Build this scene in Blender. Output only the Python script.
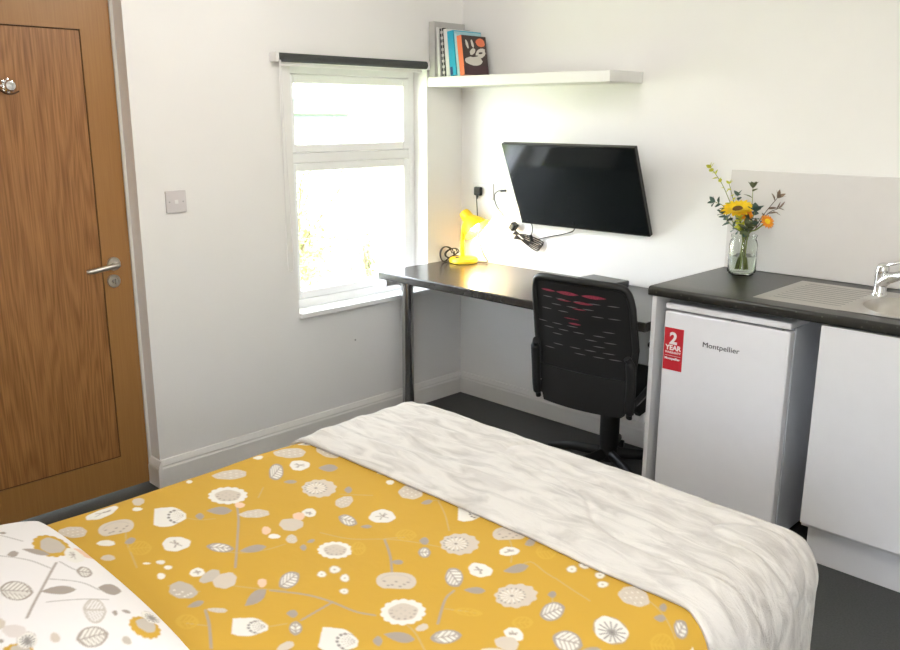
import bpy, bmesh, math, random
import numpy as np
from mathutils import Vector, Matrix, noise
R = math.radians
random.seed(7)
for o in list(bpy.data.objects):
    bpy.data.objects.remove(o)
scene = bpy.context.scene
COL = scene.collection

# ---------------------------------------------------------------- camera
cam_d = bpy.data.cameras.new('camera')
cam_d.sensor_width = 36.0
cam_d.sensor_fit = 'HORIZONTAL'
cam_d.lens = 849.61 / 900 * 36
cam_d.clip_start = 0.05
cam = bpy.data.objects.new('camera', cam_d)
COL.objects.link(cam)
cam.location = (-3.3425, -3.1902, 1.5273)
cam.rotation_euler = (R(76.1047), R(-0.1501), R(-45.5563))
scene.camera = cam

# ---------------------------------------------------------------- exposure
scene.view_settings.view_transform = 'Standard'
scene.view_settings.look = 'None'
scene.view_settings.gamma = 1
scene.view_settings.use_curve_mapping = False
scene.view_settings.exposure = -0.13

# ---------------------------------------------------------------- sky
world = bpy.data.worlds.new('sky')
scene.world = world
world.use_nodes = True
wn = world.node_tree.nodes
wl = world.node_tree.links
wn.clear()
wo = wn.new('ShaderNodeOutputWorld')
wb = wn.new('ShaderNodeBackground')
ws = wn.new('ShaderNodeTexSky')
ws.sky_type = 'NISHITA'
ws.sun_disc = False
ws.sun_elevation = R(38)
ws.sun_rotation = R(200)
mx = wn.new('ShaderNodeMix')
mx.data_type = 'RGBA'
mx.inputs[0].default_value = 0.9
mx.inputs[7].default_value = (0.96, 0.98, 1.0, 1)
wl.new(ws.outputs[0], mx.inputs[6])
wl.new(mx.outputs[2], wb.inputs[0])
wb.inputs[1].default_value = SKY_STRENGTH = 18.0
wl.new(wb.outputs[0], wo.inputs[0])

def light(name, kind, loc, energy, color, size=0.1, rot=(0, 0, 0)):
    d = bpy.data.lights.new(name, kind)
    d.energy = energy
    d.color = color
    if kind == 'AREA':
        d.shape = 'DISK'
        d.size = size
    elif kind in ('POINT', 'SPOT'):
        d.shadow_soft_size = size
    o = bpy.data.objects.new(name, d)
    o.location = loc
    o.rotation_euler = rot
    COL.objects.link(o)
    return o

# the room's ceiling lamps (their fittings are built with the room)
CEILING_LAMPS = [(-1.55, -1.15), (-2.7, -2.9)]
for (lx, ly), pw in zip(CEILING_LAMPS, (20, 40)):
    light('ceiling_light', 'POINT', (lx, ly, 2.24), pw, (1.0, 0.965, 0.925), 0.10)
light('desk_lamp_light', 'POINT', (-0.076, -0.182, 0.945), 9.0, (1.0, 0.86, 0.55), 0.03)

# ---------------------------------------------------------------- materials
def mat(name, color=(0.8, 0.8, 0.8), rough=0.5, metal=0.0, noise_amt=0.0, noise_scale=20, bump=0.0,
        bump_scale=60, spec=0.5, trans=0.0, ior=1.45, emit=None, emit_s=0, coat=0.0, alpha=1.0):
    m = bpy.data.materials.new(name)
    m.use_nodes = True
    nt = m.node_tree
    b = nt.nodes['Principled BSDF']
    c = (*color, 1) if len(color) == 3 else color
    b.inputs['Base Color'].default_value = c
    b.inputs['Roughness'].default_value = rough
    b.inputs['Metallic'].default_value = metal
    b.inputs['Specular IOR Level'].default_value = spec
    b.inputs['Transmission Weight'].default_value = trans
    b.inputs['IOR'].default_value = ior
    b.inputs['Coat Weight'].default_value = coat
    b.inputs['Alpha'].default_value = alpha
    if emit:
        b.inputs['Emission Color'].default_value = (*emit, 1)
        b.inputs['Emission Strength'].default_value = emit_s
    tc = nt.nodes.new('ShaderNodeTexCoord')
    if noise_amt > 0:
        n = nt.nodes.new('ShaderNodeTexNoise')
        n.inputs['Scale'].default_value = noise_scale
        n.inputs['Detail'].default_value = 4
        nt.links.new(tc.outputs['Object'], n.inputs['Vector'])
        r = nt.nodes.new('ShaderNodeValToRGB')
        r.color_ramp.elements[0].position = 0.3
        r.color_ramp.elements[1].position = 0.7
        r.color_ramp.elements[0].color = tuple(x * (1 - noise_amt) for x in c[:3]) + (1,)
        r.color_ramp.elements[1].color = tuple(min(1, x * (1 + noise_amt)) for x in c[:3]) + (1,)
        nt.links.new(n.outputs['Fac'], r.inputs['Fac'])
        nt.links.new(r.outputs['Color'], b.inputs['Base Color'])
    if bump > 0:
        n = nt.nodes.new('ShaderNodeTexNoise')
        n.inputs['Scale'].default_value = bump_scale
        n.inputs['Detail'].default_value = 5
        nt.links.new(tc.outputs['Object'], n.inputs['Vector'])
        bp = nt.nodes.new('ShaderNodeBump')
        bp.inputs['Strength'].default_value = bump
        bp.inputs['Distance'].default_value = 0.01
        nt.links.new(n.outputs['Fac'], bp.inputs['Height'])
        nt.links.new(bp.outputs['Normal'], b.inputs['Normal'])
    return m

M = {}
M['wall'] = mat('painted_wall', (0.875, 0.86, 0.84), 0.75, noise_amt=0.012, noise_scale=2.5, bump=0.03, bump_scale=90)
M['ceiling'] = mat('ceiling_paint', (0.85, 0.84, 0.82), 0.8, noise_amt=0.01)
M['skirting'] = mat('skirting_gloss', (0.82, 0.80, 0.77), 0.35, noise_amt=0.01)
M['upvc'] = mat('window_frame_white', (0.94, 0.94, 0.94), 0.3, noise_amt=0.01)
M['sill'] = mat('sill_white', (0.92, 0.92, 0.91), 0.35, noise_amt=0.01)
M['gasket'] = mat('rubber_black', (0.03, 0.03, 0.035), 0.6, noise_amt=0.1)
M['white_plastic'] = mat('white_plastic', (0.80, 0.78, 0.77), 0.35, noise_amt=0.01)
M['switch'] = mat('switch_plastic', (0.66, 0.62, 0.62), 0.35, noise_amt=0.01)
M['screw'] = mat('screw_metal', (0.45, 0.44, 0.43), 0.35, metal=1, noise_amt=0.05)
M['blind_tube'] = mat('blind_cloth_charcoal', (0.055, 0.058, 0.055), 0.8, noise_amt=0.1, noise_scale=200)
M['shelf'] = mat('shelf_white', (0.82, 0.81, 0.79), 0.4, noise_amt=0.01)
M['chrome'] = mat('chrome', (0.72, 0.72, 0.72), 0.12, metal=1, noise_amt=0.02)
M['dark_chrome'] = mat('polished_steel_leg', (0.42, 0.42, 0.42), 0.16, metal=1, noise_amt=0.02)
M['brushed'] = mat('brushed_nickel', (0.60, 0.57, 0.52), 0.30, metal=1, noise_amt=0.05, noise_scale=80)
M['steel'] = mat('stainless_steel', (0.62, 0.60, 0.56), 0.28, metal=1, noise_amt=0.04, noise_scale=30)
M['black_plastic'] = mat('black_plastic', (0.012, 0.012, 0.012), 0.45, noise_amt=0.1)
M['box_black'] = mat('black_box_plastic', (0.03, 0.03, 0.03), 0.3, noise_amt=0.1)
M['bezel'] = mat('television_bezel', (0.01, 0.01, 0.01), 0.25, noise_amt=0.1)
M['screen'] = mat('television_screen', (0.006, 0.008, 0.009), 0.09, noise_amt=0.05, spec=0.45)
M['cable'] = mat('black_cable', (0.012, 0.011, 0.010), 0.5, noise_amt=0.1)
M['yellow'] = mat('lamp_yellow', (0.93, 0.60, 0.012), 0.35, noise_amt=0.02)
M['bulb'] = mat('lamp_bulb', (1, 0.95, 0.8), 0.4, emit=(1.0, 0.88, 0.62), emit_s=30)
M['diffuser'] = mat('ceiling_lamp_diffuser', (0.9, 0.9, 0.88), 0.5, emit=(1.0, 0.96, 0.90), emit_s=2.0)
M['chair_plastic'] = mat('chair_black_plastic', (0.006, 0.006, 0.006), 0.55, noise_amt=0.1)
M['chair_mesh'] = mat('chair_black_mesh', (0.006, 0.006, 0.006), 0.9, noise_amt=0.2, noise_scale=300)
M['chair_red'] = mat('chair_red_cloth', (0.26, 0.03, 0.055), 0.8, noise_amt=0.3, noise_scale=150)
M['chair_grey'] = mat('chair_grey_edge', (0.12, 0.115, 0.115), 0.5, noise_amt=0.1)
M['cabinet'] = mat('cabinet_white_gloss', (0.80, 0.79, 0.80), 0.22, noise_amt=0.008)
M['carcass'] = mat('cabinet_carcass', (0.70, 0.69, 0.69), 0.5, noise_amt=0.01)
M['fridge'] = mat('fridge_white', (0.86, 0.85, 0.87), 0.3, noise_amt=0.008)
M['fridge_shade'] = mat('fridge_body_shade', (0.60, 0.62, 0.66), 0.45, noise_amt=0.02)  # white body toned down to grey, shade of the side gap in its colour
M['seal'] = mat('door_seal_grey', (0.20, 0.20, 0.21), 0.6, noise_amt=0.05)
M['sticker'] = mat('sticker_red', (0.52, 0.018, 0.030), 0.4, noise_amt=0.02)
M['ink_white'] = mat('ink_white', (0.85, 0.80, 0.80), 0.5, noise_amt=0.01)
M['ink_black'] = mat('ink_black', (0.04, 0.04, 0.045), 0.5, noise_amt=0.05)
M['splash'] = mat('splashback_white', (0.74, 0.71, 0.69), 0.16, noise_amt=0.008)
M['mattress'] = mat('mattress_white', (0.78, 0.77, 0.75), 0.9, noise_amt=0.03, bump=0.1)
M['divan'] = mat('bed_base_cloth', (0.20, 0.19, 0.19), 0.9, noise_amt=0.1, noise_scale=200)
M['glass_vase'] = mat('vase_glass', (0.95, 0.98, 0.95), 0.02, trans=1.0, ior=1.35)
M['water'] = mat('vase_water', (0.93, 0.97, 0.90), 0.0, trans=1.0, ior=1.33)
M['stem'] = mat('flower_stem', (0.22, 0.26, 0.06), 0.6, noise_amt=0.2)
M['stem_dark'] = mat('twig_dark', (0.09, 0.06, 0.045), 0.7, noise_amt=0.2)
M['petal'] = mat('sunflower_petal', (0.92, 0.62, 0.015), 0.6, noise_amt=0.1, noise_scale=60)
M['disc'] = mat('sunflower_disc', (0.12, 0.06, 0.015), 0.9, noise_amt=0.4, noise_scale=300)
M['orange'] = mat('orange_petal', (0.86, 0.30, 0.02), 0.6, noise_amt=0.15, noise_scale=60)
M['lime'] = mat('lime_blossom', (0.62, 0.62, 0.06), 0.6, noise_amt=0.2, noise_scale=60)
M['euc'] = mat('eucalyptus_leaf', (0.06, 0.11, 0.085), 0.6, noise_amt=0.25, noise_scale=40)
M['euc2'] = mat('olive_leaf', (0.11, 0.13, 0.06), 0.6, noise_amt=0.25, noise_scale=40)
M['brown_leaf'] = mat('brown_leaf', (0.20, 0.14, 0.10), 0.7, noise_amt=0.25, noise_scale=40)
M['grass'] = mat('lawn', (0.42, 0.50, 0.18), 0.9, noise_amt=0.3, noise_scale=3)
M['shrub_leaf'] = mat('shrub_leaf_lime', (0.42, 0.46, 0.20), 0.7, noise_amt=0.3, noise_scale=12)
M['shrub_leaf2'] = mat('shrub_leaf_green', (0.17, 0.26, 0.07), 0.7, noise_amt=0.3, noise_scale=12)
M['bark'] = mat('bark', (0.12, 0.09, 0.06), 0.9, noise_amt=0.3)
M['render'] = mat('neighbour_render', (0.80, 0.80, 0.76), 0.9, noise_amt=0.03)
M['mint'] = mat('neighbour_mint_boards', (0.050, 0.068, 0.060), 0.7, noise_amt=0.04)
M['gutter'] = mat('gutter_grey', (0.12, 0.13, 0.13), 0.5, noise_amt=0.05)

def mat_glass():
    m = bpy.data.materials.new('window_glass')
    m.use_nodes = True
    nt = m.node_tree
    nt.nodes.clear()
    out = nt.nodes.new('ShaderNodeOutputMaterial')
    mixn = nt.nodes.new('ShaderNodeMixShader')
    tr = nt.nodes.new('ShaderNodeBsdfTransparent')
    gl = nt.nodes.new('ShaderNodeBsdfGlossy')
    gl.inputs['Roughness'].default_value = 0.02
    mixn.inputs[0].default_value = 0.06
    nt.links.new(tr.outputs[0], mixn.inputs[1])
    nt.links.new(gl.outputs[0], mixn.inputs[2])
    nt.links.new(mixn.outputs[0], out.inputs[0])
    return m
M['pane'] = mat_glass()

def mat_wood(name, dark, light_, scale=1.0, contrast=1.0, strength=1.0):
    m = bpy.data.materials.new(name)
    m.use_nodes = True
    nt = m.node_tree
    b = nt.nodes['Principled BSDF']
    tc = nt.nodes.new('ShaderNodeTexCoord')
    mp = nt.nodes.new('ShaderNodeMapping')
    mp.inputs['Scale'].default_value = (6.0 * scale, 1.0, 0.55 * scale)
    nt.links.new(tc.outputs['Object'], mp.inputs['Vector'])
    # slow warped field cut into contour lines gives cathedral grain
    n1 = nt.nodes.new('ShaderNodeTexNoise')
    n1.inputs['Scale'].default_value = 1.3
    n1.inputs['Detail'].default_value = 2
    n1.inputs['Roughness'].default_value = 0.4
    nt.links.new(mp.outputs[0], n1.inputs['Vector'])
    mul = nt.nodes.new('ShaderNodeMath'); mul.operation = 'MULTIPLY'; mul.inputs[1].default_value = 34
    nt.links.new(n1.outputs['Fac'], mul.inputs[0])
    sn = nt.nodes.new('ShaderNodeMath'); sn.operation = 'SINE'
    m2 = nt.nodes.new('ShaderNodeMath'); m2.operation = 'MULTIPLY'; m2.inputs[1].default_value = 3.0
    nt.links.new(mul.outputs[0], m2.inputs[0])
    nt.links.new(m2.outputs[0], sn.inputs[0])
    mp2 = nt.nodes.new('ShaderNodeMapping')
    mp2.inputs['Scale'].default_value = (170, 20, 5)
    nt.links.new(tc.outputs['Object'], mp2.inputs['Vector'])
    n2 = nt.nodes.new('ShaderNodeTexNoise')
    n2.inputs['Scale'].default_value = 1.0
    n2.inputs['Detail'].default_value = 5
    nt.links.new(mp2.outputs[0], n2.inputs['Vector'])
    a = nt.nodes.new('ShaderNodeMath'); a.operation = 'MULTIPLY_ADD'
    a.inputs[1].default_value = 0.085 * strength; a.inputs[2].default_value = 0.0
    nt.links.new(sn.outputs[0], a.inputs[0])
    ad = nt.nodes.new('ShaderNodeMath'); ad.operation = 'ADD'
    nt.links.new(a.outputs[0], ad.inputs[0])
    nt.links.new(n2.outputs['Fac'], ad.inputs[1])
    r = nt.nodes.new('ShaderNodeValToRGB')
    r.color_ramp.elements[0].position = 0.5 - 0.25 / contrast
    r.color_ramp.elements[1].position = 0.5 + 0.25 / contrast
    r.color_ramp.elements[0].color = (*dark, 1)
    r.color_ramp.elements[1].color = (*light_, 1)
    nt.links.new(ad.outputs[0], r.inputs['Fac'])
    nt.links.new(r.outputs['Color'], b.inputs['Base Color'])
    b.inputs['Roughness'].default_value = 0.42
    return m
M['oak'] = mat_wood('oak_veneer', (0.185, 0.076, 0.019), (0.385, 0.178, 0.058))
M['oak_plain'] = mat_wood('oak_stile', (0.28, 0.130, 0.036), (0.35, 0.175, 0.052), 0.3, 0.8, 0.15)
M['groove'] = mat('oak_groove', (0.07, 0.03, 0.012), 0.8, noise_amt=0.1)

def mat_worktop(name, base, fleck, rough, var=0.45):
    m = bpy.data.materials.new(name)
    m.use_nodes = True
    nt = m.node_tree
    b = nt.nodes['Principled BSDF']
    tc = nt.nodes.new('ShaderNodeTexCoord')
    v = nt.nodes.new('ShaderNodeTexVoronoi')
    v.inputs['Scale'].default_value = 38
    nt.links.new(tc.outputs['Object'], v.inputs['Vector'])
    n = nt.nodes.new('ShaderNodeTexNoise')
    n.inputs['Scale'].default_value = 30
    n.inputs['Detail'].default_value = 6
    nt.links.new(tc.outputs['Object'], n.inputs['Vector'])
    r = nt.nodes.new('ShaderNodeValToRGB')
    r.color_ramp.elements[0].position = 0.09
    r.color_ramp.elements[0].color = (*fleck, 1)
    r.color_ramp.elements[1].position = 0.16
    r.color_ramp.elements[1].color = (*base, 1)
    nt.links.new(v.outputs['Distance'], r.inputs['Fac'])
    r2 = nt.nodes.new('ShaderNodeValToRGB')
    r2.color_ramp.elements[0].position = 0.42
    r2.color_ramp.elements[0].color = tuple(x * 0.6 for x in base) + (1,)
    r2.color_ramp.elements[1].position = 0.66
    r2.color_ramp.elements[1].color = tuple(x * 1.5 for x in base) + (1,)
    nt.links.new(n.outputs['Fac'], r2.inputs['Fac'])
    mm = nt.nodes.new('ShaderNodeMix'); mm.data_type = 'RGBA'
    mm.inputs[0].default_value = var
    nt.links.new(r.outputs[0], mm.inputs[6])
    nt.links.new(r2.outputs[0], mm.inputs[7])
    nt.links.new(mm.outputs[2], b.inputs['Base Color'])
    b.inputs['Roughness'].default_value = rough
    return m
M['worktop'] = mat_worktop('black_worktop', (0.014, 0.0135, 0.011), (0.10, 0.10, 0.085), 0.28)
M['desktop'] = mat_worktop('dark_desk_laminate', (0.020, 0.017, 0.015), (0.026, 0.023, 0.020), 0.27, 0.1)

def mat_floor():
    m = bpy.data.materials.new('charcoal_vinyl')
    m.use_nodes = True
    nt = m.node_tree
    b = nt.nodes['Principled BSDF']
    tc = nt.nodes.new('ShaderNodeTexCoord')
    n = nt.nodes.new('ShaderNodeTexNoise')
    n.inputs['Scale'].default_value = 160
    n.inputs['Detail'].default_value = 4
    nt.links.new(tc.outputs['Object'], n.inputs['Vector'])
    r = nt.nodes.new('ShaderNodeValToRGB')
    r.color_ramp.elements[0].position = 0.3
    r.color_ramp.elements[0].color = (0.038, 0.039, 0.037, 1)
    r.color_ramp.elements[1].position = 0.7
    r.color_ramp.elements[1].color = (0.062, 0.063, 0.060, 1)
    nt.links.new(n.outputs['Fac'], r.inputs['Fac'])
    nt.links.new(r.outputs[0], b.inputs['Base Color'])
    b.inputs['Roughness'].default_value = 0.6
    return m
M['floor'] = mat_floor()
M['mat_black'] = mat('black_carpet', (0.012, 0.012, 0.012), 0.95, noise_amt=0.4, noise_scale=250, bump=0.3, bump_scale=400)

def mat_attr(name, rough=0.9, bump=0.12, bscale=700):
    m = bpy.data.materials.new(name)
    m.use_nodes = True
    nt = m.node_tree
    b = nt.nodes['Principled BSDF']
    a = nt.nodes.new('ShaderNodeAttribute')
    a.attribute_name = 'print'
    nt.links.new(a.outputs['Color'], b.inputs['Base Color'])
    b.inputs['Roughness'].default_value = rough
    b.inputs['Specular IOR Level'].default_value = 0.2
    tc = nt.nodes.new('ShaderNodeTexCoord')
    n = nt.nodes.new('ShaderNodeTexNoise')
    n.inputs['Scale'].default_value = 14
    n.inputs['Detail'].default_value = 3
    nt.links.new(tc.outputs['Object'], n.inputs['Vector'])
    bp = nt.nodes.new('ShaderNodeBump')
    bp.inputs['Strength'].default_value = bump
    bp.inputs['Distance'].default_value = 0.02
    nt.links.new(n.outputs['Fac'], bp.inputs['Height'])
    nt.links.new(bp.outputs['Normal'], b.inputs['Normal'])
    return m
M['duvet'] = mat_attr('duvet_print')
M['pillow'] = mat_attr('pillow_print')

def mat_throw():
    m = bpy.data.materials.new('cream_plush')
    m.use_nodes = True
    nt = m.node_tree
    b = nt.nodes['Principled BSDF']
    tc = nt.nodes.new('ShaderNodeTexCoord')
    n = nt.nodes.new('ShaderNodeTexNoise')
    n.inputs['Scale'].default_value = 9
    n.inputs['Detail'].default_value = 6
    n.inputs['Distortion'].default_value = 0.8
    mp = nt.nodes.new('ShaderNodeMapping')
    mp.inputs['Scale'].default_value = (3.0, 0.8, 1.5)
    nt.links.new(tc.outputs['Object'], mp.inputs['Vector'])
    nt.links.new(mp.outputs[0], n.inputs['Vector'])
    r = nt.nodes.new('ShaderNodeValToRGB')
    r.color_ramp.elements[0].position = 0.32
    r.color_ramp.elements[0].color = (0.50, 0.465, 0.425, 1)
    r.color_ramp.elements[1].position = 0.58
    r.color_ramp.elements[1].color = (0.70, 0.665, 0.615, 1)
    nt.links.new(n.outputs['Fac'], r.inputs['Fac'])
    nt.links.new(r.outputs[0], b.inputs['Base Color'])
    b.inputs['Roughness'].default_value = 0.85
    b.inputs['Sheen Weight'].default_value = 0.3
    b.inputs['Sheen Roughness'].default_value = 0.5
    bp = nt.nodes.new('ShaderNodeBump')
    bp.inputs['Strength'].default_value = 0.35
    bp.inputs['Distance'].default_value = 0.02
    nt.links.new(n.outputs['Fac'], bp.inputs['Height'])
    n3 = nt.nodes.new('ShaderNodeTexNoise')
    n3.inputs['Scale'].default_value = 260
    nt.links.new(tc.outputs['Object'], n3.inputs['Vector'])
    bp2 = nt.nodes.new('ShaderNodeBump')
    bp2.inputs['Strength'].default_value = 0.25
    bp2.inputs['Distance'].default_value = 0.002
    nt.links.new(n3.outputs['Fac'], bp2.inputs['Height'])
    nt.links.new(bp.outputs['Normal'], bp2.inputs['Normal'])
    nt.links.new(bp2.outputs['Normal'], b.inputs['Normal'])
    return m
M['throw'] = mat_throw()

# ---------------------------------------------------------------- builders
def new():
    return bmesh.new()

def box(bm, x0, x1, y0, y1, z0, z1, bev=0.0, seg=2, mtx=None):
    r = bmesh.ops.create_cube(bm, size=1.0)
    vs = r['verts']
    bmesh.ops.scale(bm, vec=(abs(x1 - x0), abs(y1 - y0), abs(z1 - z0)), verts=vs)
    bmesh.ops.translate(bm, vec=((x0 + x1) / 2, (y0 + y1) / 2, (z0 + z1) / 2), verts=vs)
    if bev > 0:
        es = list({e for v in vs for e in v.link_edges})
        rr = bmesh.ops.bevel(bm, geom=es, offset=bev, segments=seg, profile=0.5, affect='EDGES')
        vs = list({v for f in rr['faces'] for v in f.verts} | {v for v in vs if v.is_valid})
    if mtx is not None:
        bmesh.ops.transform(bm, matrix=mtx, verts=vs)
    return vs

def ring(bm, c, n, up, r, seg, ry=None):
    n = n.normalized()
    u = up - n * up.dot(n)
    if u.length < 1e-6:
        u = Vector((1, 0, 0)) - n * n.x
    u.normalize()
    w = n.cross(u)
    ry = r if ry is None else ry
    return [bm.verts.new(c + u * (math.cos(2 * math.pi * i / seg) * r) + w * (math.sin(2 * math.pi * i / seg) * ry)) for i in range(seg)], u

def bridge(bm, a, b):
    n = len(a)
    for i in range(n):
        bm.faces.new((a[i], a[(i + 1) % n], b[(i + 1) % n], b[i]))

def tube(bm, pts, r, seg=10, cap=True, flat=None):
    pts = [Vector(p) for p in pts]
    rs = r if isinstance(r, (list, tuple)) else [r] * len(pts)
    up = Vector((0.123, 0.31, 0.95))
    prev = None
    for i, p in enumerate(pts):
        if i == 0: d = pts[1] - p
        elif i == len(pts) - 1: d = p - pts[i - 1]
        else: d = (pts[i + 1] - p).normalized() + (p - pts[i - 1]).normalized()
        if d.length < 1e-9: d = Vector((0, 0, 1))
        vs, up = ring(bm, p, d, up, rs[i], seg, None if flat is None else rs[i] * flat)
        if prev: bridge(bm, prev, vs)
        elif cap: bm.faces.new(list(reversed(vs)))
        prev = vs
    if cap: bm.faces.new(prev)

def smooth_pts(pts, n=8):
    pts = [Vector(p) for p in pts]
    out = []
    P = [pts[0] * 2 - pts[1]] + pts + [pts[-1] * 2 - pts[-2]]
    for i in range(1, len(P) - 2):
        for k in range(n):
            t = k / n
            a, b, c, d = P[i - 1], P[i], P[i + 1], P[i + 2]
            out.append(0.5 * ((2 * b) + (c - a) * t + (2 * a - 5 * b + 4 * c - d) * t * t + (3 * b - a - 3 * c + d) * t ** 3))
    out.append(pts[-1])
    return out

def cyl(bm, p0, p1, r0, r1=None, seg=24, cap=True):
    tube(bm, [p0, p1], [r0, r0 if r1 is None else r1], seg, cap)

def lathe(bm, prof, c=(0, 0, 0), seg=32, axis=None, close_bottom=False, close_top=False):
    """profile of (radius, height) turned round an axis through c"""
    c = Vector(c)
    q = Matrix.Identity(3) if axis is None else Vector(axis).to_track_quat('Z', 'Y').to_matrix()
    rings = []
    for (r, z) in prof:
        rings.append([bm.verts.new(c + q @ Vector((math.cos(2 * math.pi * i / seg) * r, math.sin(2 * math.pi * i / seg) * r, z))) for i in range(seg)])
    for a, b in zip(rings, rings[1:]):
        bridge(bm, a, b)
    if close_bottom: bm.faces.new(list(reversed(rings[0])))
    if close_top: bm.faces.new(rings[-1])

def prism(bm, poly, z0, z1, bev=0):
    """polygon in xy extruded between two heights"""
    a = [bm.verts.new((x, y, z0)) for x, y in poly]
    b = [bm.verts.new((x, y, z1)) for x, y in poly]
    bm.faces.new(list(reversed(a)))
    bm.faces.new(b)
    bridge(bm, a, b)

def link(name, bm, m, parent=None, smooth=False, world=True, recalc=True, angle=40, extra=()):
    if recalc:
        bmesh.ops.recalc_face_normals(bm, faces=bm.faces)
    if parent is not None and world:
        root = parent
        off = Vector((0, 0, 0))
        while root is not None:
            off += root.location
            root = root.parent
        bmesh.ops.translate(bm, vec=-off, verts=bm.verts)
    me = bpy.data.meshes.new(name)
    bm.to_mesh(me)
    bm.free()
    if smooth:
        me.polygons.foreach_set('use_smooth', [True] * len(me.polygons))
        me.set_sharp_from_angle(angle=R(angle))
    o = bpy.data.objects.new(name, me)
    COL.objects.link(o)
    if m is not None:
        me.materials.append(M[m] if isinstance(m, str) else m)
    for q in extra: me.materials.append(M[q])
    if parent is not None:
        o.parent = parent
    return o

def thing(name, label, cat, loc=(0, 0, 0), rotz=0.0, group=None):
    o = bpy.data.objects.new(name, None)
    o.empty_display_size = 0.05
    COL.objects.link(o)
    o.location = loc
    o.rotation_euler = (0, 0, rotz)
    return tag(o, label, cat, group)

def tag(o, label, cat, group=None, kind=None):
    o['label'] = label
    o['category'] = cat
    if group: o['group'] = group
    if kind: o['kind'] = kind
    return o

def struct(o, label=None, cat=None):
    o['kind'] = 'structure'
    if label: o['label'] = label
    if cat: o['category'] = cat
    return o

def text_mesh(name, body, size, m, parent, origin, right, up, depth=0.0004, width=None, bold=0.0):
    """lettering laid on a surface: origin = left end of baseline in world space"""
    cu = bpy.data.curves.new(name, 'FONT')
    cu.body = body
    cu.size = size
    cu.extrude = depth
    cu.offset = bold
    cu.resolution_u = 3
    tmp = bpy.data.objects.new(name, cu)
    COL.objects.link(tmp)
    bpy.context.view_layer.update()
    dg = bpy.context.evaluated_depsgraph_get()
    me = bpy.data.meshes.new_from_object(tmp.evaluated_get(dg))
    bpy.data.objects.remove(tmp)
    xs = [v.co.x for v in me.vertices]
    k = 1.0
    if width and max(xs) > min(xs): k = width / (max(xs) - min(xs))
    r = Vector(right).normalized(); u = Vector(up).normalized(); n = r.cross(u)
    off = Vector((0, 0, 0)); p = parent
    while p is not None:
        off += p.location; p = p.parent
    x0 = min(xs)
    for v in me.vertices:
        c = v.co.copy()
        v.co = Vector(origin) + r * ((c.x - x0) * k) + u * c.y + n * c.z - off
    me.name = name
    o = bpy.data.objects.new(name, me)
    COL.objects.link(o)
    me.materials.clear()
    me.materials.append(M[m])
    o.parent = parent
    return o

# ================================================================ ROOM SHELL
RX, RY, RH = -4.1, -4.1, 2.40
WT = 0.26
WX0, WX1, WZ0, WZ1 = -1.085, -0.257, 0.605, 1.745       # window opening
DX0, DX1, DZ1 = -2.62, -1.82, 2.02                      # door opening

bm = new(); box(bm, RX, 0, RY, 0.0, -0.05, 0)
box(bm, DX0, DX1, 0.0, 0.16, -0.05, 0)
struct(link('floor', bm, 'floor'), 'dark charcoal floor of the whole room', 'floor')
bm = new(); box(bm, RX - 0.1, 0.1, RY - 0.1, WT, RH, RH + 0.05)
struct(link('ceiling', bm, 'ceiling'), 'plain white ceiling', 'ceiling')

bm = new()
for (a, b, c, d) in ((RX - 0.1, DX0, 0, RH), (DX0, DX1, DZ1, RH), (DX1, WX0, 0, RH), (WX0, WX1, 0, WZ0), (WX0, WX1, WZ1, RH), (WX1, 0.0, 0, RH)):
    box(bm, a, b, 0, WT, c, d)
struct(link('wall_left', bm, 'wall'), 'off-white wall with the window and the oak door', 'wall')
bm = new(); box(bm, 0, 0.1, RY - 0.1, WT, 0, RH)
struct(link('wall_right', bm, 'wall'), 'off-white wall behind the television and sink', 'wall')
bm = new()
VY0, VY1, VZ0, VZ1 = -3.60, -2.80, 0.90, 1.80             # unseen window, added to let in fill daylight
for (p, q, c, d) in ((RY, VY0, 0, RH), (VY1, 0, 0, RH), (VY0, VY1, 0, VZ0), (VY0, VY1, VZ1, RH)):
    box(bm, RX - 0.1, RX, p, q, c, d)
struct(link('wall_back', bm, 'wall'), 'off-white wall behind the bed head', 'wall')
bm = new(); box(bm, RX - 0.1, 0, RY - 0.1, RY, 0, RH)
struct(link('wall_near', bm, 'wall'), 'off-white wall behind the photographer', 'wall')
w2 = thing('fill_window', 'added white framed window letting in fill daylight behind the photographer', 'window', (RX - 0.05, (VY0 + VY1) / 2, VZ0))
w2['kind'] = 'structure'
bm = new()
for (p, q, c, d) in ((VY0, VY0 + .05, VZ0, VZ1), (VY1 - .05, VY1, VZ0, VZ1), (VY0 + .05, VY1 - .05, VZ0, VZ0 + .05), (VY0 + .05, VY1 - .05, VZ1 - .05, VZ1), (-3.22, -3.18, VZ0 + .05, VZ1 - .05)):
    box(bm, RX - 0.08, RX - 0.02, p, q, c, d, 0.004)
link('window_frame', bm, 'upvc', w2)
bm = new(); box(bm, RX - 0.052, RX - 0.048, VY0 + .046, VY1 - .046, VZ0 + .046, VZ1 - .046)
link('window_pane', bm, 'pane', w2)

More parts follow.
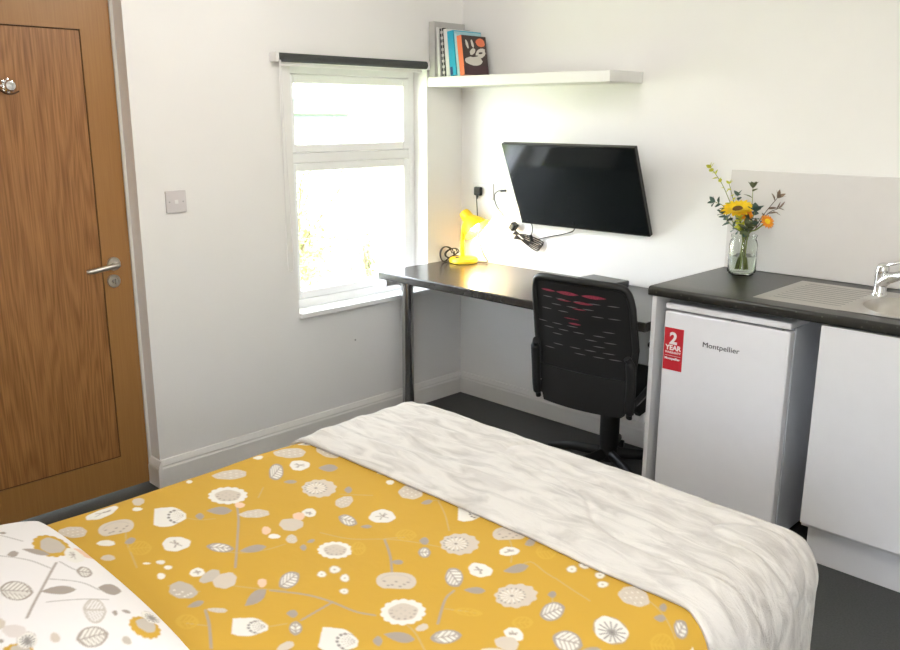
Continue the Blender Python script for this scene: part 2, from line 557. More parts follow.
# skirting boards: flat face with a sloped top moulding
def skirting(name, p0, p1, inward, label):
    prof = [(0.0, 0.0), (0.018, 0.0), (0.018, 0.082), (0.0145, 0.090), (0.015, 0.096), (0.006, 0.117), (0.0, 0.119)]
    bm = new()
    a, b = Vector(p0), Vector(p1)
    n = Vector(inward)
    r0 = [bm.verts.new(a + n * d + Vector((0, 0, z))) for d, z in prof]
    r1 = [bm.verts.new(b + n * d + Vector((0, 0, z))) for d, z in prof]
    bm.faces.new(r0); bm.faces.new(list(reversed(r1)))
    bridge(bm, r0, r1)
    return struct(link(name, bm, 'skirting'), label, 'skirting board')
skirting('baseboard_left', (DX1, 0, 0), (0, 0, 0), (0, -1, 0), 'white skirting board under the window')
skirting('baseboard_reveal', (DX1, 0.075, 0), (DX1, -0.018, 0), (-1, 0, 0), 'short white skirting return in the door reveal')
skirting('baseboard_right', (0, -0.018, 0), (0, -1.545, 0), (-1, 0, 0), 'white skirting board below the desk')
skirting('baseboard_door_side', (RX, 0, 0), (DX0, 0, 0), (0, -1, 0), 'white skirting board left of the door')

# door lining and door
bm = new()
box(bm, DX1 - 0.012, DX1, 0.075, 0.16, 0.0, DZ1)
box(bm, DX0, DX0 + 0.012, 0.075, 0.16, 0.0, DZ1)
box(bm, DX0 + 0.012, DX1 - 0.012, 0.075, 0.16, DZ1 - 0.012, DZ1)
struct(link('trim_1', bm, 'skirting'), 'white door lining around the oak door', 'door frame')

DY = 0.080
da, db, dzt = DX0 + 0.0135, DX1 - 0.0135, DZ1 - 0.015
gx0, gx1, gz0, gz1 = da + 0.115, -1.951, 0.150, 1.826
door = thing('door_1', 'oak veneer door with a plain framed centre panel and lever handle', 'door', ((da + db) / 2, DY, 0.0))
door['kind'] = 'structure'
g = 0.005
bm = new()
box(bm, da, gx0 - g / 2, DY, DY + 0.044, 0.006, dzt)
box(bm, gx1 + g / 2, db, DY, DY + 0.044, 0.006, dzt)
link('door_stile', bm, 'oak_plain', door)
bm = new()
box(bm, gx0 - g / 2, gx1 + g / 2, DY, DY + 0.044, 0.006, gz0 - g / 2)
box(bm, gx0 - g / 2, gx1 + g / 2, DY, DY + 0.044, gz1 + g / 2, dzt)
link('door_rail', bm, 'oak_plain', door)
bm = new()
box(bm, gx0 - g / 2, gx1 + g / 2, DY + 0.006, DY + 0.040, gz0 - g / 2, gz1 + g / 2)
link('groove', bm, 'groove', door)
bm = new()
box(bm, gx0 + g / 2, gx1 - g / 2, DY, DY + 0.044, gz0 + g / 2, gz1 - g / 2, 0.001)
link('centre_panel', bm, 'oak', door)

# lever handle: round rose, neck and a lever returning towards the hinge side
hx, hz = -1.905, 0.953
bm = new()
lathe(bm, [(0.0265, 0), (0.0265, 0.006), (0.024, 0.009), (0.012, 0.009)], (hx, DY, hz), 28, (0, -1, 0), close_bottom=True, close_top=True)
hd = link('door_handle', bm, 'brushed', door, smooth=True)
hd['label'] = 'brushed metal lever handle'
bm = new()
pts = smooth_pts([(hx, DY - 0.006, hz), (hx, DY - 0.040, hz), (hx - 0.010, DY - 0.056, hz), (hx - 0.045, DY - 0.060, hz - 0.003), (hx - 0.10, DY - 0.058, hz - 0.010), (hx - 0.128, DY - 0.050, hz - 0.012)], 5)
tube(bm, pts, [0.0095] * (len(pts) - 3) + [0.009, 0.008, 0.006], 14)
link('lever', bm, 'brushed', hd, smooth=True)
bm = new()
lathe(bm, [(0.026, 0), (0.026, 0.007), (0.0235, 0.010), (0.017, 0.010), (0.015, 0.006), (0.0, 0.006)], (hx - 0.006, DY, hz - 0.068), 28, (0, -1, 0), close_bottom=True)
lk = link('door_lock', bm, 'brushed', door, smooth=True)
bm = new()
lathe(bm, [(0.0085, 0.004), (0.0085, 0.014), (0.007, 0.016), (0, 0.016)], (hx - 0.006, DY, hz - 0.068), 20, (0, -1, 0))
box(bm, hx - 0.0085, hx - 0.0035, DY - 0.028, DY - 0.014, hz - 0.080, hz - 0.056, 0.0015)
link('thumb_turn', bm, 'screw', lk, smooth=True)

# small ornate knob hook on the door at head height
kx, kz = -2.222, 1.622
bm = new()
lathe(bm, [(0.020, 0), (0.020, 0.003), (0.014, 0.006), (0.008, 0.008), (0.007, 0.016), (0.015, 0.020), (0.020, 0.027), (0.016, 0.034), (0.006, 0.036), (0, 0.036)], (kx, DY, kz), 12, (0, -1, 0), close_bottom=True)
for k in range(8):
    a = k * math.pi / 4
    lathe(bm, [(0, 0), (0.005, 0.001), (0.006, 0.004), (0.004, 0.007), (0, 0.008)], (kx + 0.021 * math.cos(a), DY, kz + 0.021 * math.sin(a)), 8, (0, -1, 0))
hk = link('door_knob_hook', bm, 'chrome', door, smooth=True)
hk['label'] = 'small ornate silver hook'
bm = new()
pts = smooth_pts([(kx - 0.028, DY - 0.004, kz - 0.015), (kx - 0.01, DY - 0.008, kz - 0.027), (kx + 0.012, DY - 0.008, kz - 0.027), (kx + 0.034, DY - 0.006, kz - 0.018)], 5)
tube(bm, pts, 0.0028, 8)
link('hook_bar', bm, 'groove', hk, smooth=True)

# ---------------------------------------------------------------- window
win = thing('window_1', 'white framed casement window looking onto the garden', 'window', ((WX0 + WX1) / 2, 0.13, WZ0))
win['kind'] = 'structure'
FY0, FY1 = 0.095, 0.165
fz0 = WZ0 + 0.025
bm = new()
fw = 0.040
box(bm, WX0, WX0 + fw, FY0, FY1, fz0, WZ1, 0.004)
box(bm, WX1 - fw, WX1, FY0, FY1, fz0, WZ1, 0.004)
box(bm, WX0 + fw, WX1 - fw, FY0, FY1, fz0, fz0 + fw, 0.004)
box(bm, WX0 + fw, WX1 - fw, FY0, FY1, WZ1 - fw, WZ1, 0.004)
TZ = 1.332
box(bm, WX0 + fw, WX1 - fw, FY0, FY1, TZ - 0.022, TZ + 0.022, 0.004)
link('window_frame', bm, 'upvc', win)
def sash(z0, z1, name):
    a, b, s = WX0 + fw + 0.002, WX1 - fw - 0.002, 0.038
    bm = new()
    y0, y1 = FY0 - 0.006, FY1 - 0.012
    for q in ((a, a + s, z0, z1), (b - s, b, z0, z1), (a + s, b - s, z0, z0 + s), (a + s, b - s, z1 - s, z1)):
        box(bm, q[0], q[1], y0, y1, q[2], q[3], 0.005)
    so = link(name, bm, 'upvc', win)
    bm = new()
    t = 0.006
    for q in ((a + s, a + s + t, z0 + s, z1 - s),):
        box(bm, q[0], q[1], y0 + 0.012, y1 - 0.010, q[2], q[3])
    gk = link('glazing_gasket', bm, 'gasket', so)
    gk['label'] = 'black rubber glazing seal'
    bm = new(); box(bm, a + s - 0.004, b - s + 0.004, 0.124, 0.128, z0 + s - 0.004, z1 - s + 0.004)
    link('window_pane', bm, 'pane', so)
sash(fz0 + fw + 0.002, TZ - 0.024, 'lower_sash')
sash(TZ + 0.024, WZ1 - fw - 0.002, 'top_light')
bm = new(); box(bm, WX0 + 0.0, WX1, -0.022, WT - 0.165 + 0.0, WZ0, WZ0 + 0.025, 0.004)
link('window_sill', bm, 'sill', win)
bm = new(); box(bm, WX0, WX1, 0.165, WT + 0.04, WZ0 - 0.01, WZ0 + 0.02, 0.003)
link('outer_sill', bm, 'upvc', win)

# roller blind, rolled right up
BY = -0.040
bl = thing('roller_blind', 'rolled-up charcoal roller blind with white brackets above the window', 'blind', ((-1.175 - 0.30) / 2, 0.0, 1.742))
bm = new()
cyl(bm, (-1.172, BY, 1.763), (-0.303, BY, 1.763), 0.0185, seg=24)
link('roller_tube', bm, 'blind_tube', bl, smooth=True)
bm = new()
box(bm, -1.150, -0.320, BY + 0.006, BY + 0.020, 1.729, 1.741, 0.003)
link('bottom_bar', bm, 'white_plastic', bl)
for (a, b) in ((-1.188, -1.174), (-0.301, -0.288)):
    bm = new()
    box(bm, a, b, BY - 0.018, -0.0005, 1.744, 1.782, 0.004)
    link('bracket', bm, 'white_plastic', bl)
bm = new()
cx0, cx1 = -1.168, -1.150
cx0, cx1 = -1.187, -1.163
pts = [(cx0, BY, 1.763), (cx0 - 0.004, BY, 1.5), (cx0 - 0.008, BY, 1.15)]
bot = 0.838
loop = smooth_pts([(cx0 + 0.006, BY - 0.026, 1.750), (cx0 + 0.004, BY - 0.026, 1.40), (cx0 + 0.006, BY - 0.022, 1.0), (cx0 + 0.012, BY - 0.018, bot + 0.03), (cx0 + 0.026, BY - 0.016, bot), (cx0 + 0.042, BY - 0.016, bot + 0.03), (cx0 + 0.040, BY - 0.018, 1.0), (cx0 + 0.020, BY - 0.024, 1.40), (cx0 + 0.012, BY - 0.026, 1.750)], 10)
tube(bm, loop, 0.0021, 6)
link('pull_chain', bm, 'white_plastic', bl, smooth=True)

# faint plaster scuff left out; wall switch
sw = thing('fused_spur', 'white square electrical switch plate on the wall beside the door', 'wall switch', (-1.664, 0.0, 1.186))
bm = new(); box(bm, -1.709, -1.620, -0.009, -0.0003, 1.142, 1.230, 0.003)
link('faceplate', bm, 'switch', sw)
for x in (-1.694, -1.635):
    bm = new(); cyl(bm, (x, -0.0085, 1.186), (x, -0.0105, 1.186), 0.0032, seg=12)
    link('screw', bm, 'screw', sw)
bm = new(); box(bm, -1.672, -1.657, -0.0115, -0.0085, 1.178, 1.194, 0.001)
link('fuse_carrier', bm, 'white_plastic', sw)

# a filled hole and scuff low on the wall below the window
bm = new()
lathe(bm, [(0.0, 0.0015), (0.004, 0.0015), (0.005, 0)], (-0.757, 0, 0.441), 12, (0, -1, 0))
tag(link('wall_hook', bm, 'screw', smooth=True), 'tiny grey screw head in the wall below the window', 'screw')

# ceiling lamps
for i, (lx, ly) in enumerate(CEILING_LAMPS):
    cl = thing('ceiling_lamp', ('round flush ceiling lamp in the middle of the room', 'round flush ceiling lamp above the bed head')[i], 'lamp', (lx, ly, RH), group='flush ceiling lamps')
    bm = new(); lathe(bm, [(0.17, -0.001), (0.17, -0.03), (0.155, -0.034), (0.15, -0.03)], (lx, ly, RH), 48, close_bottom=True)
    link('lamp_ring', bm, 'white_plastic', cl, smooth=True)
    bm = new(); lathe(bm, [(0.149, -0.030), (0.12, -0.045), (0.06, -0.052), (0, -0.054)], (lx, ly, RH), 48)
    link('diffuser', bm, 'diffuser', cl, smooth=True)

# ================================================================ OUTSIDE
bm = new(); box(bm, -8, 12, WT + 0.02, 14, -0.25, -0.2)
tag(link('lawn', bm, 'grass'), 'sunlit lawn outside the window', 'lawn', kind='structure')

def shrub(name, label, cat, loc, h, w, n, leafmat, leaf=0.05, seed=1, stems=5, group=None):
    rnd = random.Random(seed)
    t = thing(name, label, cat, loc, group=group)
    bm = new()
    tips = []
    for i in range(stems):
        a = rnd.uniform(0, 6.28); rr = rnd.uniform(0.3, 1) * w * 0.5
        top = Vector((math.cos(a) * rr, math.sin(a) * rr, h * rnd.uniform(0.7, 1.0)))
        mid = top * 0.5 + Vector((rnd.uniform(-.1, .1) * w, rnd.uniform(-.1, .1) * w, 0.08 * h))
        p = smooth_pts([(0, 0, 0), mid * 0.5, mid, top], 4)
        tube(bm, p, [0.012 * h * (1 - 0.8 * k / (len(p) - 1)) + 0.002 for k in range(len(p))], 6)
        tips += p[3:]
    link('branches', bm, 'bark', t, world=False, smooth=True)
    bm = new()
    for i in range(n):
        c = rnd.choice(tips) + Vector((rnd.gauss(0, .16) * w, rnd.gauss(0, .16) * w, rnd.gauss(0, .05) * h))
        d = Vector((rnd.uniform(-1, 1), rnd.uniform(-1, 1), rnd.uniform(-.3, .8))).normalized()
        s = d.cross(Vector((0, 0, 1)))
        if s.length < 0.01: s = Vector((1, 0, 0))
        s.normalize(); nn = d.cross(s)
        L = leaf * rnd.uniform(.7, 1.3)
        vs = [bm.verts.new(c + q) for q in (Vector(), d * L * .5 + s * L * .28 + nn * L * .06, d * L, d * L * .5 - s * L * .28 + nn * L * .06)]
        bm.faces.new(vs)
    lv = link('foliage', bm, leafmat, t, world=False, recalc=False)
    lv['kind'] = 'stuff'
    return t
shrub('shrub', 'pale lime shrub nearest the left edge of the window', 'shrub', (0.75, 2.9, -0.2), 1.55, 1.3, 3600, 'shrub_leaf', 0.07, 3, 9, group='shrubs outside the window')
shrub('shrub', 'wide lime bush low in the middle of the window', 'shrub', (2.1, 4.4, -0.2), 0.75, 1.1, 2200, 'shrub_leaf', 0.06, 5, 9, group='shrubs outside the window')
shrub('young_tree', 'slender darker green sapling right of centre in the window', 'tree', (0.42, 1.25, -0.2), 1.12, 0.20, 620, 'shrub_leaf2', 0.04, 8, 5)
shrub('low_plant', 'small dark-stemmed plant just outside the sill', 'plant', (0.20, 1.15, -0.2), 0.80, 0.10, 60, 'shrub_leaf', 0.03, 11, 2)

hb = thing('neighbour_building', 'pale neighbouring outbuilding with mint boards and grey gutter', 'building', (3.8, 7.0, -0.2))
bm = new(); box(bm, 2.4, 5.2, 7.0, 9.5, -0.2, 1.45)
link('wall', bm, 'render', hb)
bm = new(); box(bm, 2.3, 4.85, 6.94, 7.0, 1.38, 1.76)
link('fascia', bm, 'mint', hb)
bm = new(); cyl(bm, (2.3, 6.90, 1.55), (4.85, 6.90, 1.55), 0.022, seg=12)
link('gutter', bm, 'gutter', hb, smooth=True)

# ================================================================ SHELF AND BOOKS
SHZ0, SHZ1 = 1.663, 1.711
bm = new(); box(bm, -0.253, -0.0005, -1.091, -0.0005, SHZ0, SHZ1, 0.0025)
tag(link('floating_shelf', bm, 'shelf'), 'long white floating shelf above the television', 'shelf')

def book_mat(name, col, rough=0.5):
    return mat(name, col, rough, noise_amt=0.03)
PAGES = book_mat('book_pages', (0.72, 0.70, 0.66), 0.8)

def book(label, y_bot, thick, height, depth, x_front, cover, lean, name='book', art=None, group='books leaning on the shelf'):
    """stands on the shelf with its spine to the room; lean = shift of the top towards the window wall"""
    t = thing(name, label, 'book', (x_front + depth / 2, y_bot - thick / 2, SHZ1), group=group)
    ang = math.atan2(lean, height)
    piv = Vector((0, y_bot, SHZ1))
    mtx = Matrix.Translation(piv) @ Matrix.Rotation(-ang, 4, 'X') @ Matrix.Translation(-piv)
    # leaning about the lower left edge would sink the right edge, so lift it back on to the shelf
    lift = 0.0006
    mtx = Matrix.Translation((0, 0, lift)) @ mtx
    x0, x1 = x_front, x_front + depth
    y0, y1 = y_bot - thick, y_bot
    z0, z1 = SHZ1, SHZ1 + height
    c = 0.0022
    bm = new()
    box(bm, x0, x1, y1 - c, y1, z0, z1, mtx=mtx)
    box(bm, x0, x1, y0, y0 + c, z0, z1, mtx=mtx)
    box(bm, x0, x0 + c, y0 + c, y1 - c, z0, z1, mtx=mtx)
    link('cover', bm, cover, t)
    bm = new()
    box(bm, x0 + c, x1 - 0.004, y0 + c, y1 - c, z0 + 0.003, z1 - 0.003, mtx=mtx)
    link('pages', bm, PAGES, t)
    if art: art(t, mtx, x0, x1, y0, y1, z0, z1)
    return t

def art_boxes(name, items):
    """printed shapes on the front cover (towards -y) or the spine (towards -x)"""
    def f(t, mtx, x0, x1, y0, y1, z0, z1):
        for (where, m, rects) in items:
            bm = new()
            for (a, b, c, d) in rects:
                if where == 'front':
                    w, h = x1 - x0, z1 - z0
                    box(bm, x0 + a * w, x0 + b * w, y0 - 0.0006, y0 + 0.0002, z0 + c * h, z0 + d * h, mtx=mtx)
                else:
                    w, h = y1 - y0, z1 - z0
                    box(bm, x0 - 0.0006, x0 + 0.0002, y1 - b * w, y1 - a * w, z0 + c * h, z0 + d * h, mtx=mtx)
            link(name if where == 'front' else 'spine_print', bm, m, t)
    return f
def art_photo(t, mtx, x0, x1, y0, y1, z0, z1):
    # dark cover photograph: pale figures over a grey band and a maroon foot
    rnd = random.Random(4)
    w, h = x1 - x0, z1 - z0
    def blob(bm, cx, cz, rx, rz, ang, n=14, off=0.0010):
        vs = []
        for k in range(n):
            a = 2 * math.pi * k / n
            u, v = rx * math.cos(a) * (1 + .15 * rnd.uniform(-1, 1)), rz * math.sin(a)
            u, v = u * math.cos(ang) - v * math.sin(ang), u * math.sin(ang) + v * math.cos(ang)
            X = min(max(x0 + (cx + u) * w, x0 + 0.001), x1 - 0.001)
            Z = min(max(z0 + (cz + v) * h, z0 + 0.001), z1 - 0.001)
            vs.append(bm.verts.new(mtx @ Vector((X, y0 - off, Z))))
        bm.faces.new(vs)
    bm = new(); box(bm, x0 + 0.0, x1, y0 - 0.0006, y0 + 0.0002, z0 + 0.0 * h, z0 + 0.24 * h, mtx=mtx)
    link('cover_band', bm, BK['maroon'], t)
    bm = new()
    blob(bm, 0.45, 0.36, .36, .12, 0)
    blob(bm, 0.72, 0.56, .22, .12, 0.3, off=.0012); blob(bm, 0.40, 0.60, .13, .07, 0.5, off=.0014)
    blob(bm, 0.20, 0.78, .05, .12, 0.35); blob(bm, 0.42, 0.80, .05, .11, 0.3)
    link('cover_figures', bm, BK['pale'], t, recalc=False)
    bm = new(); blob(bm, 0.76, 0.84, .18, .11, 0, off=.0016)
    link('cover_roundel', bm, BK['orange'], t, recalc=False)
    bm = new(); blob(bm, 0.72, 0.57, .09, .025, 0.1, off=.0018); blob(bm, 0.45, 0.48, .16, .02, 0.1, off=.0018)
    link('cover_shadow_print', bm, BK['dark'], t, recalc=False)

BK = dict(
    grey=book_mat('book_grey', (0.50, 0.49, 0.47)), lgrey=book_mat('book_light_grey', (0.66, 0.65, 0.62)),
    black=book_mat('book_black', (0.03, 0.03, 0.03)), white=book_mat('book_white', (0.72, 0.71, 0.68)),
    green=book_mat('book_dark_green', (0.03, 0.07, 0.06)), teal=book_mat('book_teal', (0.02, 0.36, 0.52)),
    lblue=book_mat('book_light_blue', (0.36, 0.58, 0.64)), navy=book_mat('book_navy', (0.02, 0.05, 0.16)),
    orange=book_mat('book_orange', (0.80, 0.20, 0.09)), dark=book_mat('book_dark_brown', (0.055, 0.035, 0.03)),
    maroon=book_mat('book_maroon', (0.065, 0.03, 0.035)), pale=book_mat('book_pale_print', (0.66, 0.63, 0.56)))
book('tallest pale grey book standing flat against the window wall', -0.004, 0.040, 0.262, 0.215, -0.245, BK['grey'], 0.0,
     art=art_boxes('cover_print', [('front', BK['lgrey'], [(0.05, 0.95, 0.06, 0.9)])]))
book('slim white book between the tall grey one and the black spine', -0.066, 0.018, 0.232, 0.19, -0.243, BK['lgrey'], 0.012)
book('book with a black and white patterned spine', -0.098, 0.026, 0.226, 0.19, -0.245, BK['black'], 0.020,
     art=art_boxes('cover_print', [('spine', BK['white'], [(.2, .8, .05 + .12 * k, .05 + .12 * k + .055) for k in range(8)] + [(.45, .6, .0, 1)])]))
book('white covered book with a dark green picture', -0.128, 0.024, 0.222, 0.19, -0.245, BK['white'], 0.024,
     art=art_boxes('cover_print', [('front', BK['green'], [(.08, .92, .45, .85)])]))
book('bright teal book with a light blue cover', -0.158, 0.040, 0.210, 0.20, -0.247, BK['teal'], 0.026,
     art=art_boxes('cover_print', [('front', BK['lblue'], [(.03, 1.0, .02, .98)]), ('spine', BK['navy'], [(.05, .45, .02, .2)])]))
book('slim light blue book beside the orange spine', -0.204, 0.014, 0.200, 0.165, -0.245, BK['lblue'], 0.026)
book('orange-spined book with a dark photograph on its cover', -0.222, 0.030, 0.186, 0.175, -0.245, BK['orange'], 0.028,
     art=lambda t, mtx, x0, x1, y0, y1, z0, z1: (link('cover_photo', (lambda b: (box(b, x0 + .002, x1, y0 - .0004, y0 + .0002, z0, z1, mtx=mtx), b)[1])(new()), BK['dark'], t), art_photo(t, mtx, x0, x1, y0, y1, z0, z1)))

# ================================================================ TELEVISION
TVC = Vector((-0.1193, -0.8250, 1.1968)); TW, TH = 0.730, 0.430
yaw, tilt = R(1.07), R(23.62)
tu = Vector((math.sin(yaw), -math.cos(yaw), 0))
tn = Vector((-math.cos(yaw), -math.sin(yaw), 0))
tup = (Vector((0, 0, 1)) * math.cos(tilt) + tn * math.sin(tilt)).normalized()
tnn = tu.cross(tup).normalized()
if tnn.x > 0: tnn = -tnn
TM = Matrix((( tu.x, tup.x, tnn.x, TVC.x), (tu.y, tup.y, tnn.y, TVC.y), (tu.z, tup.z, tnn.z, TVC.z), (0, 0, 0, 1)))
tv = thing('television', 'black flat screen television tilted down on the wall', 'television', (0.0, -0.825, 1.19))
bm = new(); box(bm, -TW / 2, TW / 2, -TH / 2, TH / 2, -0.026, -0.001, 0.003, mtx=TM)
link('bezel', bm, 'bezel', tv)
bm = new(); box(bm, -TW / 2 + 0.008, TW / 2 - 0.008, -TH / 2 + 0.016, TH / 2 - 0.008, -0.002, 0.0006, mtx=TM)
link('screen', bm, 'screen', tv)
bm = new(); box(bm, -0.24, 0.24, -0.16, 0.08, -0.058, -0.024, 0.01, mtx=TM)
link('rear_housing', bm, 'black_plastic', tv)
bm = new()
box(bm, -0.012, -0.001, -0.93, -0.72, 1.14, 1.30, 0.002)
p0 = TM @ Vector((0, 0.02, -0.058))
for y in (-0.87, -0.78):
    tube(bm, [(-0.01, y, 1.26), (p0.x + 0.01, y, p0.z + 0.02)], 0.010, 8)
    tube(bm, [(-0.01, y, 1.16), (p0.x + 0.03, y, p0.z - 0.06)], 0.010, 8)
link('wall_bracket', bm, 'black_plastic', tv)
tb = TM @ Vector((0.30, -0.215, -0.03))
bm = new()
tube(bm, smooth_pts([(-0.05, -0.78, 1.03), (-0.018, -0.765, 0.99), (-0.010, -0.70, 0.965), (-0.012, -0.60, 0.94), (-0.014, -0.55, 0.925)], 8), 0.0028, 8)
link('power_cord', bm, 'cable', tv, smooth=True)

# power adaptor and its bundled lead hanging at the corner of the television
pa = thing('power_adaptor', 'black adaptor with bundled lead hanging at the lower left of the television', 'power adaptor', (-0.02, -0.42, 0.93))
bm = new()
mt = Matrix.Translation((-0.024, -0.392, 0.975)) @ Matrix.Rotation(R(35), 4, 'X')
box(bm, -0.018, 0.018, -0.016, 0.016, -0.020, 0.020, 0.006, mtx=mt)
link('plug_body', bm, 'black_plastic', pa)
for k in range(4):
    bm = new()
    o = 0.006 * k
    a = Vector((-0.018 - 0.004 * k, -0.398 + o * .3, 0.955 - o))
    b = Vector((-0.018 + 0.002 * k, -0.545 - 0.006 * k, 0.905 + 0.008 * (k - 1.5)))
    m1 = (a + b) / 2 + Vector((0, 0.0, -0.012 + 0.008 * k))
    tube(bm, smooth_pts([a, m1, b, b + Vector((0, -0.012, -0.012)), b + Vector((-0.003, 0.004, -0.026)), (a + b) / 2 + Vector((-0.004, 0.0, -0.028 + 0.004 * k)), a + Vector((-.004, -.01, -.02))], 6), 0.0032, 8)
    link('lead', bm, 'cable', pa, smooth=True)
bm = new()
mt = Matrix.Translation((-0.020, -0.505, 0.925)) @ Matrix.Rotation(R(-22), 4, 'X')
box(bm, -0.012, 0.010, -0.006, 0.006, -0.018, 0.018, 0.003, mtx=mt)
link('cable_tie', bm, 'black_plastic', pa)
bm = new()
tube(bm, smooth_pts([(-0.015, -0.47, 0.93), (-0.012, -0.50, 0.945), (-0.014, -0.505, 0.99), (-0.05, -0.50, 1.02)], 6), 0.0022, 8)
link('thin_lead', bm, 'cable', pa, smooth=True)

# loose aerial lead sticking out of the wall
al = thing('aerial_lead', 'thin black lead curving from the wall left of the television', 'cable', (0, -0.27, 1.10))
bm = new()
tube(bm, smooth_pts([(-0.002, -0.305, 1.02), (-0.016, -0.268, 1.07), (-0.024, -0.258, 1.12), (-0.020, -0.275, 1.145), (-0.016, -0.300, 1.150)], 7), 0.0022, 8)
link('lead', bm, 'cable', al, smooth=True)
bm = new(); tube(bm, [(-0.016, -0.296, 1.149), (-0.015, -0.328, 1.152)], [0.006, 0.005], 10)
link('connector', bm, 'black_plastic', al, smooth=True)

# wall socket behind the lamp
so = thing('wall_socket', 'white wall socket above the yellow lamp', 'socket', (0, -0.16, 1.135))
bm = new(); box(bm, -0.009, -0.0003, -0.235, -0.090, 1.095, 1.180, 0.003)
link('faceplate', bm, 'white_plastic', so)
for y in (-0.200, -0.125):
    bm = new(); box(bm, -0.0115, -0.0085, y - 0.007, y + 0.007, 1.158, 1.170, 0.001)
    link('rocker', bm, 'white_plastic', so)

# ================================================================ DESK
DKZ, DKD, DKY = 0.766, 0.603, -1.5395
dk = thing('desk', 'dark laminate desk fixed in the corner below the television', 'desk', (-0.30, -0.75, 0.0))
bm = new(); box(bm, -DKD, -0.0012, DKY, -0.0012, DKZ - 0.038, DKZ, 0.006, 3)
link('desktop', bm, 'desktop', dk)
bm = new()
lathe(bm, [(0.038, 0.0), (0.038, 0.004), (0.0295, 0.012), (0.0295, DKZ - 0.052), (0.040, DKZ - 0.050), (0.040, DKZ - 0.0385)], (-0.555, -0.165, 0.0), 32, close_bottom=True, close_top=True)
link('leg', bm, 'dark_chrome', dk, smooth=True)
bm = new(); box(bm, -0.57, -0.022, -0.028, -0.0008, DKZ - 0.078, DKZ - 0.0385, 0.002)
link('batten', bm, 'carcass', dk)

# flat black box lying at the back of the desk
bm = new()
mt = Matrix.Translation((-0.115, -1.010, DKZ)) @ Matrix.Rotation(R(-4), 4, 'Z')
box(bm, -0.06, 0.06, -0.105, 0.105, 0.0, 0.034, 0.006, mtx=mt)
tag(link('set_top_box', bm, 'box_black'), 'flat black box lying at the back of the desk beyond the chair', 'set-top box')

# coiled spare cable
bm = new()
rnd = random.Random(2)
pts = []
for k in range(42):
    a = k * 0.62
    lp = 1.0 if (k // 10) % 2 == 0 else 0.72
    cxx = -0.150 + 0.018 * math.sin(k * 0.33)
    pts.append((cxx + 0.058 * lp * math.cos(a) + (0.050 if lp < 1 else -0.022), -0.042 + 0.012 * math.sin(k * 0.9), DKZ + 0.042 + 0.038 * lp * math.sin(a)))
pts += [(-0.12, -0.06, DKZ + 0.01), (-0.10, -0.07, DKZ + 0.004)]
tube(bm, smooth_pts(pts, 4), 0.0030, 6)
tag(link('coiled_cable', bm, 'cable', smooth=True), 'loosely coiled black cable standing in the desk corner left of the lamp', 'cable')

# ================================================================ DESK LAMP
LX, LY = -0.105, -0.118
lamp = thing('desk_lamp', 'small yellow gooseneck desk lamp switched on in the corner', 'lamp', (LX, LY, DKZ))
bm = new()
lathe(bm, [(0.070, 0.0), (0.076, 0.004), (0.076, 0.020), (0.071, 0.026), (0.030, 0.030), (0.012, 0.033)], (LX, LY, DKZ), 40, close_bottom=True, close_top=True)
link('base', bm, 'yellow', lamp, smooth=True)
AX = Vector((0.10, -0.68, -0.70)).normalized()
top = Vector((-0.085, -0.098, 1.030))
bm = new()
npts = smooth_pts([(LX, LY + 0.006, DKZ + 0.028), (LX, LY + 0.008, DKZ + 0.08), (LX + 0.003, LY + 0.009, DKZ + 0.15), (LX + 0.008, LY + 0.000, DKZ + 0.20), (LX + 0.012, LY - 0.022, DKZ + 0.228), top + AX * 0.035 + Vector((0, 0, -0.028))], 10)
rr = [0.0115 + 0.0012 * (k % 2) for k in range(len(npts))]
tube(bm, npts, rr, 14)
link('gooseneck', bm, 'yellow', lamp, smooth=True)
bm = new()
prof = [(0.012, -0.006), (0.026, 0.0), (0.031, 0.014), (0.032, 0.045), (0.038, 0.052), (0.060, 0.085), (0.075, 0.120), (0.0755, 0.122), (0.072, 0.121), (0.057, 0.087), (0.035, 0.056), (0.028, 0.046)]
lathe(bm, prof, top, 40, AX, close_bottom=True)
link('lamp_shade', bm, 'yellow', lamp, smooth=True)
bm = new()
lathe(bm, [(0.013, 0.046), (0.015, 0.055), (0.026, 0.075), (0.030, 0.092), (0.024, 0.108), (0.010, 0.117), (0.0, 0.119)], top, 24, AX, close_bottom=True)
link('bulb', bm, 'bulb', lamp, smooth=True)
bm = new(); box(bm, LX - 0.052, LX - 0.036, LY - 0.012, LY + 0.012, DKZ + 0.027, DKZ + 0.034, 0.002)
link('switch', bm, 'black_plastic', lamp)
bm = new()
tube(bm, smooth_pts([(-0.022, -0.130, 1.115), (-0.020, -0.133, 1.06), (-0.018, -0.140, 0.96), (-0.018, -0.150, 0.88), (-0.022, -0.185, 0.81), (-0.030, -0.222, DKZ + 0.010), (-0.055, -0.205, DKZ + 0.005), (-0.075, -0.170, DKZ + 0.006)], 8), 0.0026, 8)
link('cord', bm, 'cable', lamp, smooth=True)
bm = new()
mt = Matrix.Translation((-0.012, -0.143, 1.137))
box(bm, -0.022, -0.001, -0.024, 0.024, -0.022, 0.024, 0.007, mtx=mt)
tube(bm, [(-0.024, -0.141, 1.118), (-0.023, -0.134, 1.098)], [0.007, 0.004], 10)
link('plug', bm, 'black_plastic', lamp)

# ================================================================ KITCHEN UNIT
CTZ, CTH, CTX, CTY0, CTY1 = 0.909, 0.0355, -0.5987, -1.5395, -2.80
SX, SY, SR = -0.305, -2.402, 0.186                       # sink bowl

def prof_y(bm, prof, y0, y1):
    a = [bm.verts.new((x, y0, z)) for x, z in prof]
    b = [bm.verts.new((x, y1, z)) for x, z in prof]
    bm.faces.new(a); bm.faces.new(list(reversed(b)))
    bridge(bm, a, b)

